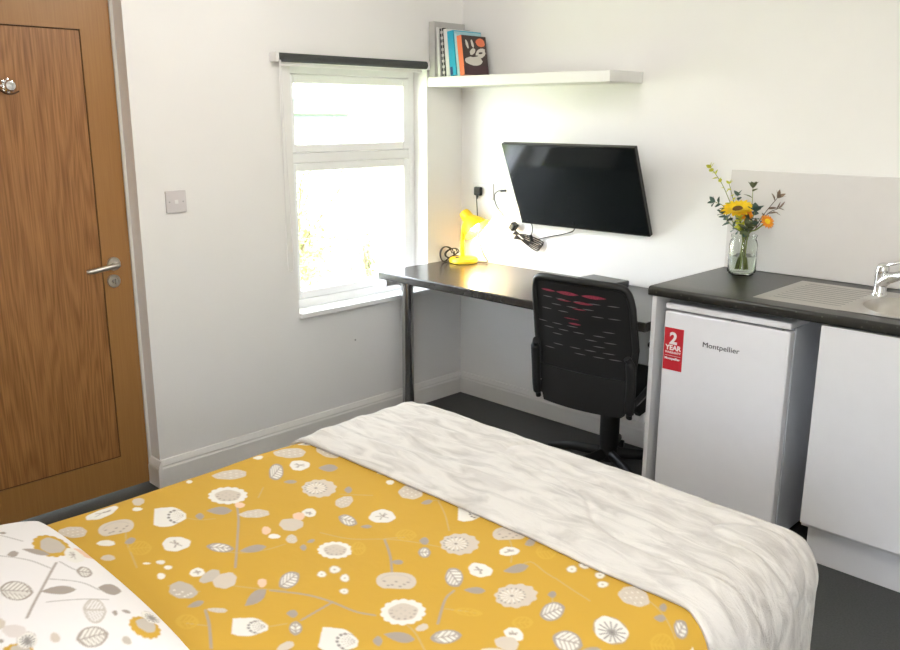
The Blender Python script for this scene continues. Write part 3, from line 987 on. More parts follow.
bm = new()
nose = [(-0.5015, CTZ - CTH), (CTX + 0.008, CTZ - CTH), (CTX + 0.002, CTZ - CTH + 0.003), (CTX, CTZ - CTH + 0.009)]
for k in range(7):
    a = R(180 - 15 * k)
    nose.append((CTX + 0.013 + 0.013 * math.cos(a), CTZ - 0.013 + 0.013 * math.sin(a)))
nose.append((-0.5015, CTZ))
prof_y(bm, nose, CTY0, CTY1)
bx0, bx1, by0, by1 = -0.5015, -0.113, SY + 0.192, SY - 0.192
box(bm, bx0, -0.0012, CTY0, by0, CTZ - CTH, CTZ)
box(bm, bx0, -0.0012, by1, CTY1, CTZ - CTH, CTZ)
box(bm, bx1, -0.0012, by0, by1, CTZ - CTH, CTZ)
tag(link('kitchen_worktop', bm, 'worktop', smooth=True, angle=25), 'black speckled kitchen worktop holding the vase and sink', 'worktop')

bm = new(); box(bm, -0.592, -0.0195, -1.5740, -1.5555, 0.0, CTZ - CTH - 0.0005, 0.001)
tag(link('end_panel', bm, 'carcass'), 'narrow white upright panel between the fridge and the desk', 'panel')

bm = new(); box(bm, -0.0085, -0.0008, -2.80, CTY0, CTZ + 0.0005, 1.3116, 0.003, 3)
tag(link('splashback', bm, 'splash'), 'glossy white splashback panel behind the vase and tap', 'splashback')

# fridge
FYA, FYB, FX = -1.602, -2.076, -0.575
fr = thing('fridge', 'white undercounter fridge with a red sticker on its door', 'fridge', (-0.32, (FYA + FYB) / 2, 0.0))
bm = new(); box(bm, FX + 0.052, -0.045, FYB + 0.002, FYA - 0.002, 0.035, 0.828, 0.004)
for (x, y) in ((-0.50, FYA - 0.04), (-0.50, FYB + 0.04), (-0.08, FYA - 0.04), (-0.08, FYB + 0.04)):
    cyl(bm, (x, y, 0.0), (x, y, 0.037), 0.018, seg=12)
link('body', bm, 'fridge_shade', fr)
bm = new(); box(bm, FX + 0.002, -0.045, FYB, FYA, 0.829, 0.852, 0.006, 3)
link('lid', bm, 'fridge', fr)
bm = new(); box(bm, FX + 0.041, FX + 0.053, FYB + 0.008, FYA - 0.008, 0.085, 0.815)
link('door_seal', bm, 'seal', fr)
bm = new(); box(bm, FX, FX + 0.040, FYB, FYA, 0.075, 0.822, 0.006, 3)
fd = link('fridge_door', bm, 'fridge', fr)
bm = new()
prof_y(bm, [(FX + 0.006, 0.8215), (FX + 0.010, 0.8265), (FX + 0.032, 0.8265), (FX + 0.036, 0.8215)], -1.86, FYB + 0.03)
link('grip_recess', bm, 'seal', fd)
bm = new()
def quad_prism(bm, x0, x1, pts):
    a = [bm.verts.new((x0, y, z)) for y, z in pts]
    b = [bm.verts.new((x1, y, z)) for y, z in pts]
    bm.faces.new(a); bm.faces.new(list(reversed(b))); bridge(bm, a, b)
SZ = 0.7605
quad_prism(bm, FX - 0.0006, FX + 0.0002, [(-1.6065, SZ), (-1.6855, SZ), (-1.6855, SZ - 0.162), (-1.6065, SZ - 0.162)])
stk = link('warranty_sticker', bm, 'sticker', fd)
stk['label'] = 'red sticker reading 2 YEAR'
sx = FX - 0.0008
rt, up_ = (0, -1, 0), (0, 0, 1)
text_mesh('sticker_number', '2', 0.062, 'ink_white', stk, (sx, -1.6285, SZ - 0.060), rt, up_, width=0.032, bold=0.0022)
text_mesh('sticker_word', 'YEAR', 0.026, 'ink_white', stk, (sx, -1.6125, SZ - 0.084), rt, up_, width=0.067, bold=0.0010)
text_mesh('sticker_small_word', 'WARRANTY', 0.011, 'ink_white', stk, (sx, -1.6130, SZ - 0.0975), rt, up_, width=0.066, bold=0.0003)
text_mesh('sticker_maker', 'Montpellier', 0.0125, 'ink_white', stk, (sx, -1.6130, SZ - 0.1215), rt, up_, width=0.064, bold=0.0004)
bm = new(); box(bm, sx - 0.0002, sx + 0.0003, -1.678, -1.613, SZ - 0.1070, SZ - 0.1060)
link('sticker_line', bm, 'ink_white', stk)
text_mesh('door_logo', 'Montpellier', 0.027, 'ink_black', fd, (sx, -1.764, 0.7125), rt, up_, width=0.140)

# sink base cabinet
KY0, KY1, KX = -2.1783, -2.7790, -0.592
cb = thing('base_cabinet', 'white flat-fronted kitchen base cabinet under the sink', 'cabinet', (-0.30, (KY0 + KY1) / 2, 0.0))
bm = new()
t = 0.018; cz0, cz1 = 0.155, CTZ - CTH - 0.0005
box(bm, KX + 0.020, -0.022, KY0 - t, KY0, cz0, cz1)
box(bm, KX + 0.020, -0.022, KY1, KY1 + t, cz0, cz1)
box(bm, KX + 0.020, -0.022, KY1 + t, KY0 - t, cz0, cz0 + t)
box(bm, -0.030, -0.022, KY1 + t, KY0 - t, cz0 + t, cz1)
link('carcass', bm, 'carcass', cb)
bm = new(); box(bm, KX, KX + 0.018, KY1 + 0.002, KY0 - 0.002, 0.1726, cz1 - 0.004, 0.0012)
link('cabinet_door', bm, 'cabinet', cb)
bm = new(); box(bm, -0.5085, -0.4925, KY1, KY0 - 0.002, 0.0, 0.1545, 0.001)
link('plinth', bm, 'cabinet', cb)

# sink: pressed sheet with drainer grooves and a round bowl
sk = thing('sink', 'stainless steel sink with drainer let into the black worktop', 'sink', (SX, -2.30, CTZ))
px0, px1, py0, py1 = -0.516, -0.088, -1.905, -2.775
zt = CTZ + 0.0022
bm = new()
N = 48
circ = []
for k in range(N):
    a = 2 * math.pi * k / N
    circ.append((SX + SR * math.cos(a), SY + SR * math.sin(a)))
def sq_pt(a):
    c, s = math.cos(a), math.sin(a)
    hx_, hy_ = 0.2, 0.2
    m_ = max(abs(c), abs(s))
    return (c / m_, s / m_)
oy0, oy1 = SY + 0.205, SY - 0.205
outer = []
for k in range(N):
    c, s = sq_pt(2 * math.pi * k / N)
    x = SX + c * ((px1 - SX) if c > 0 else (SX - px0))
    y = SY + s * 0.205
    outer.append((x, y))
vi = [bm.verts.new((x, y, zt)) for x, y in circ]
vo = [bm.verts.new((x, y, zt)) for x, y in outer]
bridge(bm, vi, vo)
# bowl
prev = vi
for (f, dz) in ((0.985, -0.006), (0.95, -0.03), (0.92, -0.09), (0.86, -0.125), (0.70, -0.142), (0.35, -0.147), (0.14, -0.15)):
    cur = [bm.verts.new((SX + (x - SX) * f, SY + (y - SY) * f, zt + dz)) for x, y in circ]
    bridge(bm, prev, cur); prev = cur
bm.faces.new(prev)
def sheet(a0, a1, b0, b1, fn, nx, ny):
    g_ = [[bm.verts.new((a0 + (a1 - a0) * i / nx, b0 + (b1 - b0) * j / ny, fn(a0 + (a1 - a0) * i / nx, b0 + (b1 - b0) * j / ny))) for j in range(ny + 1)] for i in range(nx + 1)]
    for i in range(nx):
        for j in range(ny):
            bm.faces.new((g_[i][j], g_[i + 1][j], g_[i + 1][j + 1], g_[i][j + 1]))
def drain(x, y):
    e = min(x - px0, px1 - x, py0 - y)
    z = zt
    if e < 0.006: return CTZ + 0.0005 + (zt - CTZ - 0.0005) * e / 0.006
    if 0.04 < e and y > oy0 + 0.012:
        z -= 0.0012 + 0.0011 * (0.5 + 0.5 * math.cos((x - SX) * 2 * math.pi / 0.034))
    return z
sheet(px0, px1, py0, oy0, drain, 96, 60)
sheet(px0, px1, oy1, py1, lambda x, y: zt, 4, 4)
bmesh.ops.remove_doubles(bm, verts=bm.verts, dist=1e-5)
link('basin_sheet', bm, 'steel', sk, smooth=True)
bm = new(); lathe(bm, [(0.036, 0.0), (0.036, 0.003), (0.028, 0.004), (0.024, 0.001), (0, 0.001)], (SX, SY, zt - 0.150), 24)
link('waste', bm, 'chrome', sk, smooth=True)

tp = thing('mixer_tap', 'chrome single lever mixer tap behind the sink bowl', 'tap', (-0.172, -2.213, zt))
bm = new()
lathe(bm, [(0.026, 0.0), (0.026, 0.006), (0.023, 0.010), (0.0215, 0.014), (0.0205, 0.060), (0.022, 0.066), (0.022, 0.070)], (-0.172, -2.213, zt), 28, close_bottom=True, close_top=True)
link('tap_body', bm, 'chrome', tp, smooth=True)
bm = new()
tube(bm, smooth_pts([(-0.176, -2.218, zt + 0.045), (-0.190, -2.245, zt + 0.068), (-0.225, -2.310, zt + 0.090), (-0.262, -2.372, zt + 0.094), (-0.270, -2.385, zt + 0.080)], 6), [0.019] * 8 + [0.016] * 17, 18)
link('spout', bm, 'chrome', tp, smooth=True)
bm = new()
lathe(bm, [(0.0205, 0.0), (0.0215, 0.012), (0.021, 0.030), (0.017, 0.040), (0.008, 0.045), (0, 0.046)], (-0.172, -2.213, zt + 0.0705), 28, (0.0, -0.10, 1), close_bottom=True)
mt = Matrix.Translation((-0.176, -2.222, zt + 0.108)) @ Matrix.Rotation(R(-62), 4, 'Z') @ Matrix.Rotation(R(-14), 4, 'Y')
box(bm, 0.0, 0.095, -0.012, 0.012, -0.004, 0.006, 0.004, mtx=mt)
link('lever', bm, 'chrome', tp, smooth=True)

# ================================================================ VASE AND FLOWERS
VX, VY, VZ = -0.115, -1.668, CTZ
vs_ = thing('glass_vase', 'clear glass jar vase on the worktop corner', 'vase', (VX, VY, VZ))
bm = new()
lathe(bm, [(0.0, 0.0), (0.046, 0.0), (0.053, 0.005), (0.055, 0.014), (0.055, 0.118), (0.052, 0.132), (0.047, 0.142), (0.049, 0.150), (0.0505, 0.158), (0.0475, 0.158), (0.0445, 0.143), (0.049, 0.130), (0.0515, 0.117), (0.0515, 0.016), (0.048, 0.009), (0.0, 0.008)], (VX, VY, VZ), 40)
link('jar', bm, 'glass_vase', vs_, smooth=True)
bm = new()
lathe(bm, [(0.0, 0.0092), (0.0470, 0.0100), (0.0506, 0.017), (0.0506, 0.075), (0.0, 0.075)], (VX, VY, VZ), 32)
wt = link('water', bm, 'water', vs_, smooth=True)

def leafv(bm, base, d, up, L, W, fold=0.12):
    d = Vector(d).normalized(); up = Vector(up)
    s = d.cross(up)
    if s.length < 1e-3: s = Vector((1, 0, 0))
    s.normalize(); n = s.cross(d)
    base = Vector(base)
    ts = [0, .18, .42, .7, .9, 1.0]
    ws = [0.08, .62, 1.0, .72, .32, 0.02]
    rows = []
    for t_, w_ in zip(ts, ws):
        c = base + d * L * t_ - n * L * 0.10 * t_ * t_
        rows.append([bm.verts.new(c - s * W * w_ * .5 + n * W * fold * w_), bm.verts.new(c), bm.verts.new(c + s * W * w_ * .5 + n * W * fold * w_)])
    for a, b in zip(rows, rows[1:]):
        bm.faces.new((a[0], a[1], b[1], b[0])); bm.faces.new((a[1], a[2], b[2], b[1]))

def stem_path(tip, foot=(0, 0), bow=(0, 0, 0)):
    tip = Vector(tip)
    p0 = Vector((VX + foot[0], VY + foot[1], VZ + 0.022))
    # must pass through the neck
    pn = Vector((VX + foot[0] * -0.2 + (tip.x - VX) * 0.12, VY + foot[1] * -0.2 + (tip.y - VY) * 0.2, VZ + 0.155))
    dn = Vector((pn.x - VX, pn.y - VY, 0))
    if dn.length > 0.034: pn -= dn * (1 - 0.034 / dn.length)
    mid = pn * 0.5 + tip * 0.5 + Vector(bow)
    return smooth_pts([p0, pn, mid, tip], 7)

def daisy_flower(name, label, cat, c, nrm, r, npet, petal, disc_r, disc_m, foot, layers=2, group=None):
    t_ = thing(name, label, cat, (c[0], c[1], c[2]), group=group)
    c = Vector(c); n = Vector(nrm).normalized()
    bm = new(); p = stem_path(c - n * 0.008, foot)
    tube(bm, p, 0.0030, 8); link('flower_stem', bm, 'stem', t_, smooth=True)
    u = n.orthogonal().normalized(); w = n.cross(u)
    bm = new()
    rnd = random.Random(hash(label) % 97 if False else len(label))
    for ly_ in range(layers):
        for k in range(npet):
            a = 2 * math.pi * (k + 0.5 * ly_) / npet + rnd.uniform(-.08, .08)
            d = u * math.cos(a) + w * math.sin(a)
            dd = d + n * (0.12 + 0.22 * ly_ + rnd.uniform(-.06, .1))
            leafv(bm, c + d * disc_r * 0.7 + n * 0.002 * ly_, dd, n, (r - disc_r * .7) * (1 - 0.12 * ly_), r * 0.36, 0.10)
    link('petals', bm, petal, t_, recalc=False, smooth=True)
    bm = new(); lathe(bm, [(0, -0.006), (disc_r * .8, -0.004), (disc_r, 0.002), (disc_r * .8, 0.008), (disc_r * .35, 0.009), (0, 0.006)], c, 20, n)
    link('flower_disc', bm, disc_m, t_, smooth=True)
    return t_
daisy_flower('sunflower', 'large yellow sunflower with a brown centre in the vase', 'flower', (-0.150, -1.648, 1.168), (-0.36, -0.02, 0.93), 0.068, 17, 'petal', 0.022, 'disc', (0.01, 0.02))
daisy_flower('orange_flower', 'small orange flower tucked under the sunflower', 'flower', (-0.150, -1.690, 1.147), (-0.8, -0.2, 0.35), 0.026, 12, 'orange', 0.008, 'disc', (-0.01, 0.0), group='orange flowers in the vase')
daisy_flower('orange_flower', 'orange and yellow flower drooping at the right of the bouquet', 'flower', (-0.130, -1.762, 1.128), (-0.35, -0.75, 0.55), 0.032, 14, 'orange', 0.012, 'petal', (0.0, -0.01), group='orange flowers in the vase')

def sprig(name, label, pts, leafm, stemm, L, W, n, spread=1.0, seed=1, tipn=3, group=None, cluster=None, cat='sprig'):
    rnd = random.Random(seed)
    t_ = thing(name, label, cat, tuple(pts[-1]), group=group)
    path = stem_path(pts[-1], (rnd.uniform(-.015, .015), rnd.uniform(-.015, .015)))
    if len(pts) > 1:
        nk = stem_path(pts[0], (rnd.uniform(-.02, .02), rnd.uniform(-.02, .02)))[:15]
        path = smooth_pts([nk[0], nk[7]] + [Vector(q) for q in pts], 5)
    bm = new(); tube(bm, path, [0.0022 * (1 - 0.5 * k / len(path)) for k in range(len(path))], 6)
    link('sprig_stem', bm, stemm, t_, smooth=True)
    bm = new()
    hi = [k for k, q in enumerate(path) if q.z > CTZ + 0.175]
    for i in range(n):
        k = hi[int(len(hi) * (i + 0.5) / n)]
        q = path[k]
        d = (path[min(k + 1, len(path) - 1)] - path[max(k - 1, 0)]).normalized()
        a = i * 2.4
        s = d.orthogonal().normalized(); s2 = d.cross(s)
        dd = (s * math.cos(a) + s2 * math.sin(a)) * spread + d * 0.5
        leafv(bm, q, dd, d, 1.25 * L * rnd.uniform(.8, 1.15), 1.35 * W * rnd.uniform(.8, 1.15))
    for i in range(tipn):
        a = i * 6.28 / max(1, tipn)
        d = (path[-1] - path[-2]).normalized(); s = d.orthogonal().normalized(); s2 = d.cross(s)
        leafv(bm, path[-1], (s * math.cos(a) + s2 * math.sin(a)) * .7 + d, d, 1.2 * L, 1.3 * W)
    link('sprig_leaves', bm, leafm, t_, recalc=False)
    return t_
sprig('lime_sprig', 'tall lime yellow sprig arching highest at the left of the vase', [(-0.125, -1.655, 1.09), (-0.13, -1.630, 1.143), (-0.13, -1.574, 1.246), (-0.13, -1.540, 1.291), (-0.13, -1.511, 1.322)], 'lime', 'stem', 0.020, 0.014, 16, 0.8, 2, 3, group='lime sprigs in the vase')
sprig('lime_sprig', 'short lime yellow sprig left of centre above the sunflower', [(-0.125, -1.655, 1.10), (-0.125, -1.615, 1.20), (-0.12, -1.590, 1.262)], 'lime', 'stem', 0.017, 0.011, 8, 0.8, 5, 3, group='lime sprigs in the vase')
sprig('lime_sprig', 'lime sprig low in the neck of the vase', [(-0.15, -1.665, 1.11), (-0.165, -1.668, 1.135)], 'lime', 'stem', 0.022, 0.015, 9, 0.9, 9, 3, group='lime sprigs in the vase')
sprig('eucalyptus_sprig', 'grey green sprig rising tallest on the right of the sunflower', [(-0.10, -1.680, 1.10), (-0.10, -1.682, 1.184), (-0.10, -1.680, 1.250)], 'euc2', 'stem', 0.028, 0.016, 5, 1.0, 3, 7, group='green leafy sprigs in the vase')
sprig('eucalyptus_sprig', 'dark blue green sprig reaching out furthest left', [(-0.13, -1.640, 1.09), (-0.14, -1.589, 1.17), (-0.14, -1.545, 1.19)], 'euc', 'stem', 0.026, 0.016, 7, 1.0, 4, 4, group='green leafy sprigs in the vase')
sprig('eucalyptus_sprig', 'bushy dark sprig drooping low at the left of the vase', [(-0.14, -1.640, 1.09), (-0.16, -1.612, 1.125), (-0.16, -1.600, 1.145)], 'euc', 'stem', 0.030, 0.022, 9, 1.1, 6, 4, group='green leafy sprigs in the vase')
sprig('eucalyptus_sprig', 'dark blue leaves beside the orange flower', [(-0.14, -1.690, 1.09), (-0.155, -1.712, 1.130), (-0.155, -1.722, 1.165)], 'euc', 'stem', 0.034, 0.024, 7, 1.0, 7, 4, group='green leafy sprigs in the vase')
sprig('eucalyptus_sprig', 'dark leafy sprig low in the middle above the vase rim', [(-0.16, -1.690, 1.085), (-0.170, -1.700, 1.110)], 'euc2', 'stem', 0.030, 0.018, 8, 1.2, 8, 3, group='green leafy sprigs in the vase')
sprig('eucalyptus_sprig', 'dark green sprig behind the sunflower', [(-0.10, -1.640, 1.09), (-0.095, -1.625, 1.17), (-0.09, -1.615, 1.215)], 'euc', 'stem', 0.024, 0.016, 6, 1.0, 12, 3, group='green leafy sprigs in the vase')
sprig('brown_twig', 'brown leaved twig pointing up to the right', [(-0.09, -1.690, 1.09), (-0.09, -1.735, 1.16), (-0.09, -1.776, 1.217)], 'brown_leaf', 'stem_dark', 0.030, 0.014, 4, 0.7, 10, 5, cat='twig', group='brown twigs in the vase')
sprig('brown_twig', 'lower dark twig pointing right beside the splashback', [(-0.09, -1.700, 1.09), (-0.09, -1.745, 1.155), (-0.09, -1.785, 1.178)], 'brown_leaf', 'stem_dark', 0.030, 0.008, 5, 0.6, 13, 2, cat='twig', group='brown twigs in the vase')

# ================================================================ OFFICE CHAIR
ch = thing('office_chair', 'black mesh-back office chair on a star base pushed under the desk', 'chair', (-0.385, -1.262, 0.0), R(4))
def clink(name, bm, m, parent=None, **k):
    return link(name, bm, m, parent or ch, world=False, **k)
bm = new()
lathe(bm, [(0.035, 0.070), (0.040, 0.078), (0.040, 0.120), (0.034, 0.128)], (0, 0, 0), 24, close_bottom=True, close_top=True)
clink('base_hub', bm, 'chair_plastic', smooth=True)
for k in range(5):
    a = R(72 * k + 20)
    d = Vector((math.cos(a), math.sin(a), 0))
    bm = new()
    tube(bm, [d * 0.03 + Vector((0, 0, 0.100)), d * 0.16 + Vector((0, 0, 0.092)), d * 0.285 + Vector((0, 0, 0.068)), d * 0.300 + Vector((0, 0, 0.064))], [0.026, 0.022, 0.017, 0.014], 12, flat=0.75)
    lg = clink('leg', bm, 'chair_plastic', smooth=True)
    bm = new()
    s = Vector((-d.y, d.x, 0))
    c = d * 0.292 + Vector((0, 0, 0.026))
    for sgn in (-1, 1):
        lathe(bm, [(0.0, -0.009), (0.023, -0.009), (0.0255, -0.005), (0.0255, 0.005), (0.023, 0.009), (0.0, 0.009)], c + s * 0.014 * sgn, 20, s)
    tube(bm, [c - s * 0.02, c + s * 0.02], 0.005, 8)
    tube(bm, [c, c + Vector((0, 0, 0.034))], 0.006, 8)
    clink('caster', bm, 'black_plastic', lg, smooth=True)
bm = new()
lathe(bm, [(0.038, 0.120), (0.042, 0.160), (0.042, 0.300), (0.036, 0.320), (0.036, 0.365)], (0, 0, 0), 24, close_bottom=True, close_top=True)
clink('gas_lift', bm, 'chair_plastic', smooth=True)
bm = new()
box(bm, -0.13, 0.10, -0.065, 0.065, 0.345, 0.395, 0.012)
tube(bm, [(0.0, -0.06, 0.372), (0.0, -0.20, 0.365), (0.005, -0.235, 0.372)], [0.006, 0.006, 0.010], 8)
clink('tilt_mechanism', bm, 'chair_plastic')
# seat cushion
bm = new()
nx, ny = 20, 20
def seat_z(u, v, topside):
    e = max(abs(u), abs(v))
    rr_ = (1 - min(1, abs(u)) ** 5) * (1 - min(1, abs(v)) ** 5)
    front = max(0, u - 0.55) ** 2 * 0.12
    return (0.436 + 0.045 * rr_ ** .5 - 0.010 * (1 - v * v) * (1 - u * u) - front) if topside else (0.412 - 0.022 * rr_ ** .5)
gt = {}
for sd in (0, 1):
    for i in range(nx + 1):
        for j in range(ny + 1):
            u, v = -1 + 2 * i / nx, -1 + 2 * j / ny
            sc = 1 - 0.10 * (abs(u) ** 4) * (abs(v) ** 4)
            gt[sd, i, j] = bm.verts.new((0.012 + 0.235 * u * sc, 0.240 * v * sc * (1 - 0.06 * max(0, -u)), seat_z(u, v, sd)))
for sd in (0, 1):
    for i in range(nx):
        for j in range(ny):
            bm.faces.new((gt[sd, i, j], gt[sd, i + 1, j], gt[sd, i + 1, j + 1], gt[sd, i, j + 1]))
rim = [(i, 0) for i in range(nx)] + [(nx, j) for j in range(ny)] + [(i, ny) for i in range(nx, 0, -1)] + [(0, j) for j in range(ny, 0, -1)]
for a, b in zip(rim, rim[1:] + rim[:1]):
    bm.faces.new((gt[0, a[0], a[1]], gt[0, b[0], b[1]], gt[1, b[0], b[1]], gt[1, a[0], a[1]]))
clink('seat', bm, 'chair_mesh', smooth=True, angle=60)
# backrest: curved mesh panel in a moulded frame
def back_pt(u, z, off=0.0):
    t_ = (z - 0.385) / 0.525
    hw = (0.202 + 0.034 * math.sin(min(1, max(0, t_)) * math.pi * 0.85)) if t_ > 0 else 0.195
    x = -0.262 - 0.060 * t_ + 0.030 * math.sin(t_ * math.pi) * 1.0 + 0.030 * u * u
    return Vector((x + off, u * hw, z))
def slab(bm, u0, u1, z0, z1, th, nu=16, nz=18, fn=None, corner=0.0):
    g_ = {}
    for s_ in (0, 1):
        for i in range(nu + 1):
            for j in range(nz + 1):
                u = u0 + (u1 - u0) * i / nu; z = z0 + (z1 - z0) * j / nz
                if corner:
                    zz = (z - (z1 + z0) / 2) / ((z1 - z0) / 2)
                    uu = u * (1 - corner * max(0, abs(zz) - 0.72) ** 2 / 0.0784)
                else: uu = u
                g_[s_, i, j] = bm.verts.new(back_pt(uu, z, th * (s_ - 0.5)))
    for s_ in (0, 1):
        for i in range(nu):
            for j in range(nz):
                bm.faces.new((g_[s_, i, j], g_[s_, i + 1, j], g_[s_, i + 1, j + 1], g_[s_, i, j + 1]))
    rim = [(i, 0) for i in range(nu)] + [(nu, j) for j in range(nz)] + [(i, nz) for i in range(nu, 0, -1)] + [(0, j) for j in range(nz, 0, -1)]
    for a, b in zip(rim, rim[1:] + rim[:1]):
        bm.faces.new((g_[0, a[0], a[1]], g_[0, b[0], b[1]], g_[1, b[0], b[1]], g_[1, a[0], a[1]]))
bm = new(); slab(bm, -0.95, 0.95, 0.405, 0.903, 0.010, corner=0.03)
bm_mesh = bm
bm = new()
loop = []
for k in range(64):
    a = 2 * math.pi * k / 64
    c, s = math.cos(a), math.sin(a)
    e = 0.17
    u = math.copysign(abs(c) ** e, c) * 0.965
    zz = math.copysign(abs(s) ** e, s)
    loop.append(back_pt(u, 0.650 + 0.254 * zz))
loop.append(loop[0]); loop.append(loop[1])
tube(bm, loop, 0.0145, 10, cap=False)
clink('back_frame', bm, 'chair_plastic', smooth=True)
bm = new(); slab(bm, -0.95, 0.90, 0.372, 0.525, 0.032, nz=6)
clink('lumbar_band', bm, 'chair_plastic', smooth=True)
# lens shaped slits between the woven bands
def lens(bm, uc, z, hw_, hh, off):
    top_, bot_ = [], []
    for k in range(9):
        t_ = -1 + k / 4
        top_.append(back_pt(uc + hw_ * t_, z + hh * (1 - t_ * t_), off))
        bot_.append(back_pt(uc + hw_ * t_, z - hh * (1 - t_ * t_), off))
    vt = [bm.verts.new(p) for p in top_]; vb = [bm.verts.new(p) for p in bot_]
    for k in range(8):
        try: bm.faces.new((vt[k], vt[k + 1], vb[k + 1], vb[k]))
        except ValueError: pass
    bmesh.ops.remove_doubles(bm, verts=vt + vb, dist=1e-6)
bm = bm_mesh
n_plain = len(bm.faces)
for (uc, z, w_, h_) in ((-0.62, .850, .17, .0042), (-0.20, .850, .24, .0075), (0.32, .850, .24, .0075), (0.10, .818, .20, .0050), (-0.28, .818, .16, .0028), (-0.10, .725, .13, .0040), (0.02, .790, .14, .0025), (-0.16, .745, .16, .0022)):
    lens(bm, -uc, z, w_, h_, -0.0062)
n_red = len(bm.faces)
rnd = random.Random(3)
for r_i, z in enumerate((.822, .795, .770, .712, .690, .668, .646, .624, .602)):
    for c_i in range(5):
        if rnd.random() < 0.75:
            lens(bm, -0.66 + 0.33 * c_i + (0.12 if r_i % 2 else 0) + rnd.uniform(-.03, .03), z, 0.12, 0.0020, -0.0060)
bm.faces.ensure_lookup_table()
for f_ in bm.faces:
    f_.material_index = 0 if f_.index < n_plain else 1 if f_.index < n_red else 2
mb_ = clink('back_mesh', bm, 'chair_mesh', recalc=False, smooth=True, extra=('chair_red', 'chair_grey'))
mb_['label'] = 'black mesh back with slits showing dark red'
# spine joining back and mechanism
bm = new()
tube(bm, smooth_pts([(-0.10, 0, 0.372), (-0.18, 0, 0.370), (-0.225, 0, 0.390), (-0.243, 0, 0.46)], 6), 0.026, 12, flat=0.55)
clink('back_support', bm, 'chair_plastic', smooth=True)
for sgn in (-1, 1):
    # moulded wing beside the backrest
    bm = new()
    Y = 0.214 * sgn
    tube(bm, smooth_pts([(-0.236, Y, 0.375), (-0.246, Y + .004 * sgn, 0.43), (-0.250, Y + .008 * sgn, 0.52), (-0.262, Y + .006 * sgn, 0.600), (-0.272, Y - .004 * sgn, 0.625)], 6), [0.016] * 3 + [0.026] * 16 + [0.020] * 6, 12, flat=0.7)
    clink('back_wing', bm, 'chair_plastic', smooth=True)
    # arm: a solid curved bracket rising forward from under the seat to the pad
    Y = 0.232 * sgn
    bm = new()
    crv = smooth_pts([(-0.225, Y - .03 * sgn, 0.405), (-0.19, Y - .01 * sgn, 0.430), (-0.12, Y, 0.468), (-0.03, Y, 0.513), (0.04, Y, 0.560), (0.085, Y, 0.625)], 6)
    tube(bm, crv, 0.016, 12)
    am = clink('armrest', bm, 'chair_plastic', smooth=True)
    bm = new()
    poly = [(p.x, p.z) for p in crv] + [(0.115, 0.600), (0.10, 0.46), (0.04, 0.405), (-0.20, 0.380)]
    A_ = [bm.verts.new((x, Y - 0.009, z)) for x, z in poly]; B_ = [bm.verts.new((x, Y + 0.009, z)) for x, z in poly]
    bm.faces.new(A_); bm.faces.new(list(reversed(B_))); bridge(bm, A_, B_)
    clink('arm_bracket', bm, 'chair_plastic', am)
    bm = new()
    tube(bm, [p + Vector((0, sgn * 0.0145, 0.004)) for p in crv[2:26]], 0.0034, 8)  # highlight along the arm curve, painted as a thin grey strip
    tr = clink('arm_highlight', bm, 'chair_grey', am, smooth=True)
    tr['label'] = 'grey strip standing in for the highlight on the arm edge'
    bm = new(); box(bm, -0.09, 0.13, Y - 0.034, Y + 0.034, 0.628, 0.652, 0.009, 3)
    clink('arm_pad', bm, 'chair_plastic', am, smooth=True)
bm = new()
lathe(bm, [(0, 0), (0.005, 0.0005), (0.0045, 0.003), (0, 0.004)], back_pt(0.90, 0.455, -0.018), 12, (-1, 0, 0))
clink('bolt', bm, 'chrome', smooth=True)

